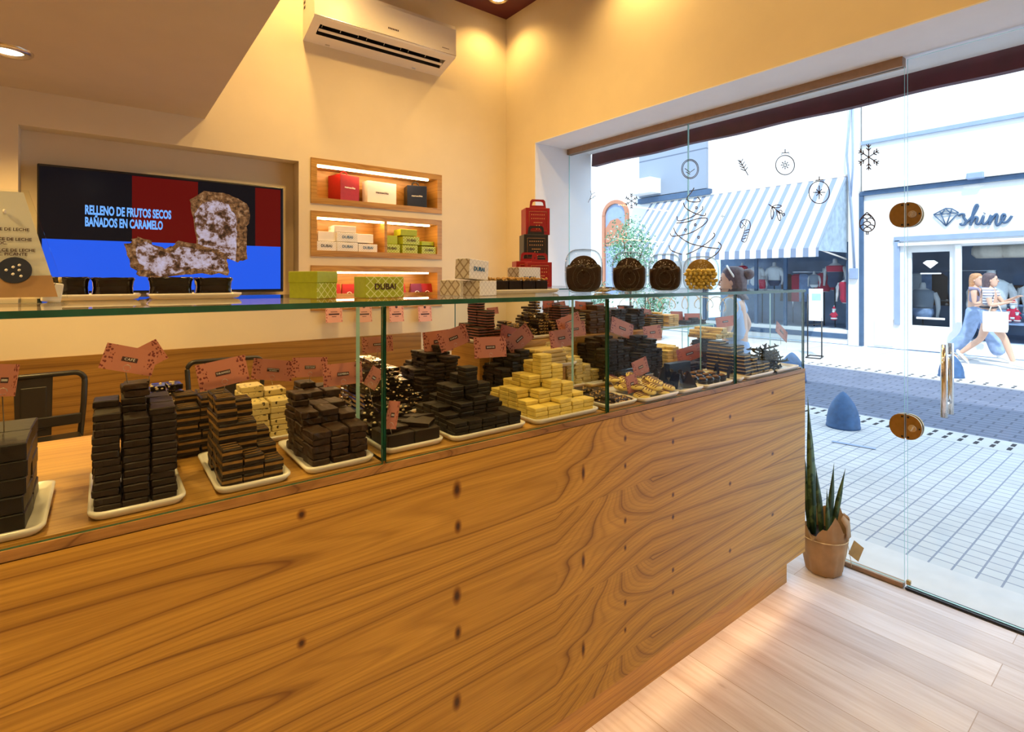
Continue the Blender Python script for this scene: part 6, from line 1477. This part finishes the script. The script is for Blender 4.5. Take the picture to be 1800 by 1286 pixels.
def person(label, loc, rotz, J, garments, hair, hairlen, face=0.0, H=1.0):
    t = thing('person', label, 'person', loc, rotz); t.scale = (H, H, H)
    P = J; body = []
    pel, wai, che, nec, hd = P['pelvis'], P['waist'], P['chest'], P['neck'], P['head']
    body.append([(*pel, (.135, .105)), (*wai, (.115, .085)), (*che, (.135, .095)), (*nec, .048), (*lerp(nec, hd, .55), .046)])
    for s in ('l', 'r'):
        sh, el, wr = P['sh_' + s], P['el_' + s], P['wr_' + s]; hp, kn, an, to = P['hip_' + s], P['kn_' + s], P['an_' + s], P['to_' + s]
        body.append([(*che, (.135, .095)), (*sh, .055), (*lerp(sh, el, .5), .043), (*el, .037), (*lerp(el, wr, .4), .034), (*wr, .021)])
        dv = Vector(wr) - Vector(el); body += [c for c in hand(wr, dv if 'hd_' + s not in P else P['hd_' + s], (0, 0, 1) if abs(dv.normalized().z) < .8 else (1, 0, 0))]
        body.append([(*pel, (.135, .105)), (*hp, .098), (*lerp(hp, kn, .5), .078), (*kn, .056), (*lerp(kn, an, .35), .054), (*an, .036), (*lerp(an, to, .5), .034), (*to, .026)])
    skin('body', body, 'skin', t)
    # head with face
    hx, hy_, hz = hd; ca, sa = math.cos(face), math.sin(face)
    def hp3(x, y, z): return (hx + x * ca - y * sa, hy_ + x * sa + y * ca, hz + z)
    mb = MB(); rings = []
    for z, a, b_, f in ((-.115, .030, .035, .030), (-.105, .045, .045, .030), (-.075, .062, .058, .022), (-.03, .078, .066, .010), (.02, .086, .071, .002), (.065, .082, .068, -.004), (.10, .058, .050, -.008), (.118, .02, .02, -.008)):
        rings.append([hp3(f + a * math.cos(q / 24 * 6.2832), b_ * math.sin(q / 24 * 6.2832), z) for q in range(24)])
    mb.loft(rings)
    mb.tube([hp3(.080, 0, .015), hp3(.094, 0, -.012), hp3(.103, 0, -.028), hp3(.086, 0, -.036)], .012, 8, 0, rs=[.007, .010, .0125, .008])
    for s in (-1, 1): mb.ball(hp3(-.005, s * .071, -.012), .027, 0, 1, (.7, .3, 1.1))
    part(mb, 'head', 'skin', t)
    mb = MB(); 
    for s in (-1, 1): mb.ball(hp3(.078, s * .030, .010), .011, 0, 1, (.5, 1.1, .8)); mb.tube([hp3(.084, s * .016, .030), hp3(.078, s * .048, .030)], .004, 5)
    part(mb, 'eyes', 'dark_hair', t)
    mb = MB(); mb.ball(hp3(.086, 0, -.060), .019, 0, 1, (.4, 1.0, .35)); part(mb, 'mouth', 'lips', t)
    mb = MB(); rings = []
    hr = ((.128, .025, .025, -.015), (.118, .065, .058, -.018), (.085, .092, .080, -.020), (.04, .094, .086, -.026), (-.01, .080, .086, -.044), (-.06, .062, .084, -.058), (-.115, .056, .082, -.062))
    for z, a, b_, f in hr + tuple((-.115 - hairlen * k, .050 - .008 * k, .080 - .008 * k, -.075 - .022 * k) for k in (.33, .66, 1.0)):
        rings.append([hp3(f + a * math.cos(q / 28 * 6.2832) , (b_ + .005 * math.sin(q * 2.1)) * math.sin(q / 28 * 6.2832), z) for q in range(28)])
    mb.loft(rings); part(mb, 'hair', hair, t)
    for nm, mat, chains in garments(P): 
        skin(nm, chains, mat, t)
    return t
def shoes(t, P, mat='shoe', H=1):
    for s in ('l', 'r'):
        an, to = Vector(P['an_' + s]), Vector(P['to_' + s]); d = (to - an); heel = an - d * .28
        mb = MB(); rings = []
        for f, w, hh in ((-.05, .028, .05), (.1, .040, .075), (.4, .042, .075), (.7, .046, .055), (1.0, .042, .042), (1.12, .02, .03)):
            c = heel + (to - heel) * f; c.z -= .035; sd = Vector((-d.y, d.x, 0)).normalized()
            rings.append([c + sd * w * math.cos(a) + Vector((0, 0, hh * .62 + hh * .62 * math.sin(a))) for a in [q / 16 * 6.2832 for q in range(16)]])
        mb.loft(rings); part(mb, 'shoe', mat, t)
def legs(P, r0, r1, r2, to_ankle=1.0, flare=None):
    ch = [[(*P['waist'], (r0 * 1.06, r0 * .82)), (*P['pelvis'], (r0 * 1.22, r0 * .98))]]
    for s in ('l', 'r'):
        hp, kn, an = P['hip_' + s], P['kn_' + s], P['an_' + s]
        c = [(*P['pelvis'], (r0 * 1.22, r0 * .98)), (*hp, r0)]
        if to_ankle >= 1: c += [(*lerp(hp, kn, .5), (r0 + r1) / 2), (*kn, r1), (*lerp(kn, an, .5), (r1 + r2) / 2), (*lerp(kn, an, .97), r2)]
        else: c += [(*lerp(hp, kn, to_ankle), r1)]
        ch.append(c)
    return ch
def torso(P, lo, hi, r, sl=None, rs=.06):
    a = lerp(P['pelvis'], P['waist'], lo) if lo <= 1 else lerp(P['waist'], P['chest'], lo - 1)
    ch = [[(*a, (r * .98, r * .76)), (*lerp(a, P['chest'], .5), (r * .95, r * .74)), (*P['chest'], (r * 1.10, r * .80)), (*lerp(P['chest'], P['neck'], hi), (r * .5, r * .5))]]
    if sl:
        for s in ('l', 'r'):
            ch.append([(*P['chest'], (r * 1.10, r * .80)), (*P['sh_' + s], rs * 1.1), (*lerp(P['sh_' + s], P['el_' + s], sl), rs)])
    return ch
base = dict(pelvis=(0, 0, .90), waist=(.0, 0, 1.05), chest=(.01, 0, 1.24), neck=(.0, 0, 1.38), head=(.03, 0, 1.50))
# woman in the striped tee, striding to the right of the picture, right side to the shop
P2 = dict(base, sh_l=(.01, .17, 1.32), sh_r=(.01, -.17, 1.32), el_l=(.16, .20, 1.10), wr_l=(.33, .10, 1.20), el_r=(.06, -.21, 1.06), wr_r=(.27, -.19, 1.12),
          hip_l=(0, .09, .86), hip_r=(0, -.09, .86), kn_r=(.22, -.09, .50), an_r=(.34, -.09, .085), to_r=(.52, -.09, .05), kn_l=(-.12, .09, .46), an_l=(-.42, .09, .16), to_l=(-.30, .09, .035))
gp = at(1738, 640, Z=ZS)
c = at(1738, 640, X=12.25)
t2 = person('person in a striped tee and denim shorts walking with a white tote bag', (12.25, c.y, ZS), R(-90), P2,
       lambda P: [('striped_tee', 'stripe_tee', torso(P, .8, .62, .142, .55, .066)), ('denim_shorts', 'denim', legs(P, .128, .108, .1, .42))], 'dark_hair', .20, 0.12)
shoes(t2, P2)
mb = MB(); mb.tube([(.128 * math.cos(q / 24 * 6.2832) * .86, .15 * math.sin(q / 24 * 6.2832), 1.03) for q in range(24)], .017, 8, 0, True); part(mb, 'belt', 'belt', t2)
bagw = Matrix.Rotation(R(-90), 4, 'Z')
tb = thing('tote_bag', 'white canvas tote bag hanging from the arm of the person in the striped tee', 'bag', Vector((12.25, c.y, ZS)) + bagw.to_3x3() @ Vector((.13, -.245, .62)), R(-90))
mb = MB(); mb.loft([[(x * s, y, z) for x, y in ((-.16, -.035), (.16, -.035), (.16, .035), (-.16, .035))] for s, z in ((.93, 0), (1.0, .05), (1.0, .30), (.97, .345))], 0, False); part(mb, 'bag', 'tote', tb)
mb = MB(); mb.tube([(-.08, 0, .34), (-.055, .02, .44), (.0, .03, .475), (.045, .02, .44), (.08, 0, .34)], .010, 6); part(mb, 'handle', 'tote', tb)
# woman in wide jeans beyond her
P1 = dict(base, sh_l=(.01, .16, 1.32), sh_r=(.01, -.16, 1.32), el_l=(.05, .2, 1.07), wr_l=(.25, .14, 1.10), el_r=(.03, -.20, 1.06), wr_r=(.24, -.12, 1.12),
          hip_l=(0, .09, .86), hip_r=(0, -.09, .86), kn_l=(.20, .09, .50), an_l=(.34, .09, .10), to_l=(.50, .09, .04), kn_r=(-.10, -.09, .46), an_r=(-.36, -.09, .14), to_r=(-.24, -.09, .03))
c = at(1714, 600, X=12.85)
t1 = person('walking person with long red-blond hair, lilac crop top and wide pale jeans', (12.85, c.y, ZS), R(-90), P1,
       lambda P: [('crop_top', 'lilac', torso(P, 1.05, .55, .150, .08, .062)), ('wide_jeans', 'denim', legs(P, .126, .11, .125))], 'blond', .28, -.35)
shoes(t1, P1)
# person on the near pavement, seen over and through the case end
P3 = dict(base, sh_l=(.0, .17, 1.32), sh_r=(.0, -.17, 1.32), el_l=(.06, .21, 1.08), wr_l=(.24, .16, 1.02), el_r=(-.10, -.27, 1.12), wr_r=(-.02, -.30, .93),
          hip_l=(0, .09, .86), hip_r=(0, -.09, .86), kn_l=(.03, .1, .48), an_l=(.02, .11, .085), to_l=(.17, .12, .045), kn_r=(.02, -.1, .48), an_r=(-.01, -.11, .085), to_r=(.14, -.12, .045))
c = at(1292, 500, X=4.25)
t3 = person('person with a pale headband and blue shirt standing outside behind the rightmost jar', (4.25, c.y, ZS), R(118), P3,
       lambda P: [('blue_shirt', 'blue_shirt', torso(P, .3, .62, .150, .6, .066)), ('trousers', 'denim', legs(P, .125, .085, .07))], 'dark_hair', .04, 0.0, 1.0)
shoes(t3, P3)
mb = MB(); mb.tube([(.03 + .062 * math.cos(0) * 0 - .01 + .095 * math.cos(q / 24 * 6.2832) * .45, .088 * math.sin(q / 24 * 6.2832), 1.50 + .06 + .072 * math.cos(q / 24 * 6.2832)) for q in range(24)], .008, 6, 0, True); part(mb, 'headband', 'white_ink', t3)
mb = MB(); mb.ball((-.10, 0, 1.56), .052, 0, 2, (1, 1, .9)); part(mb, 'hair_bun', 'dark_hair', t3)

print('PIECES', NPC)
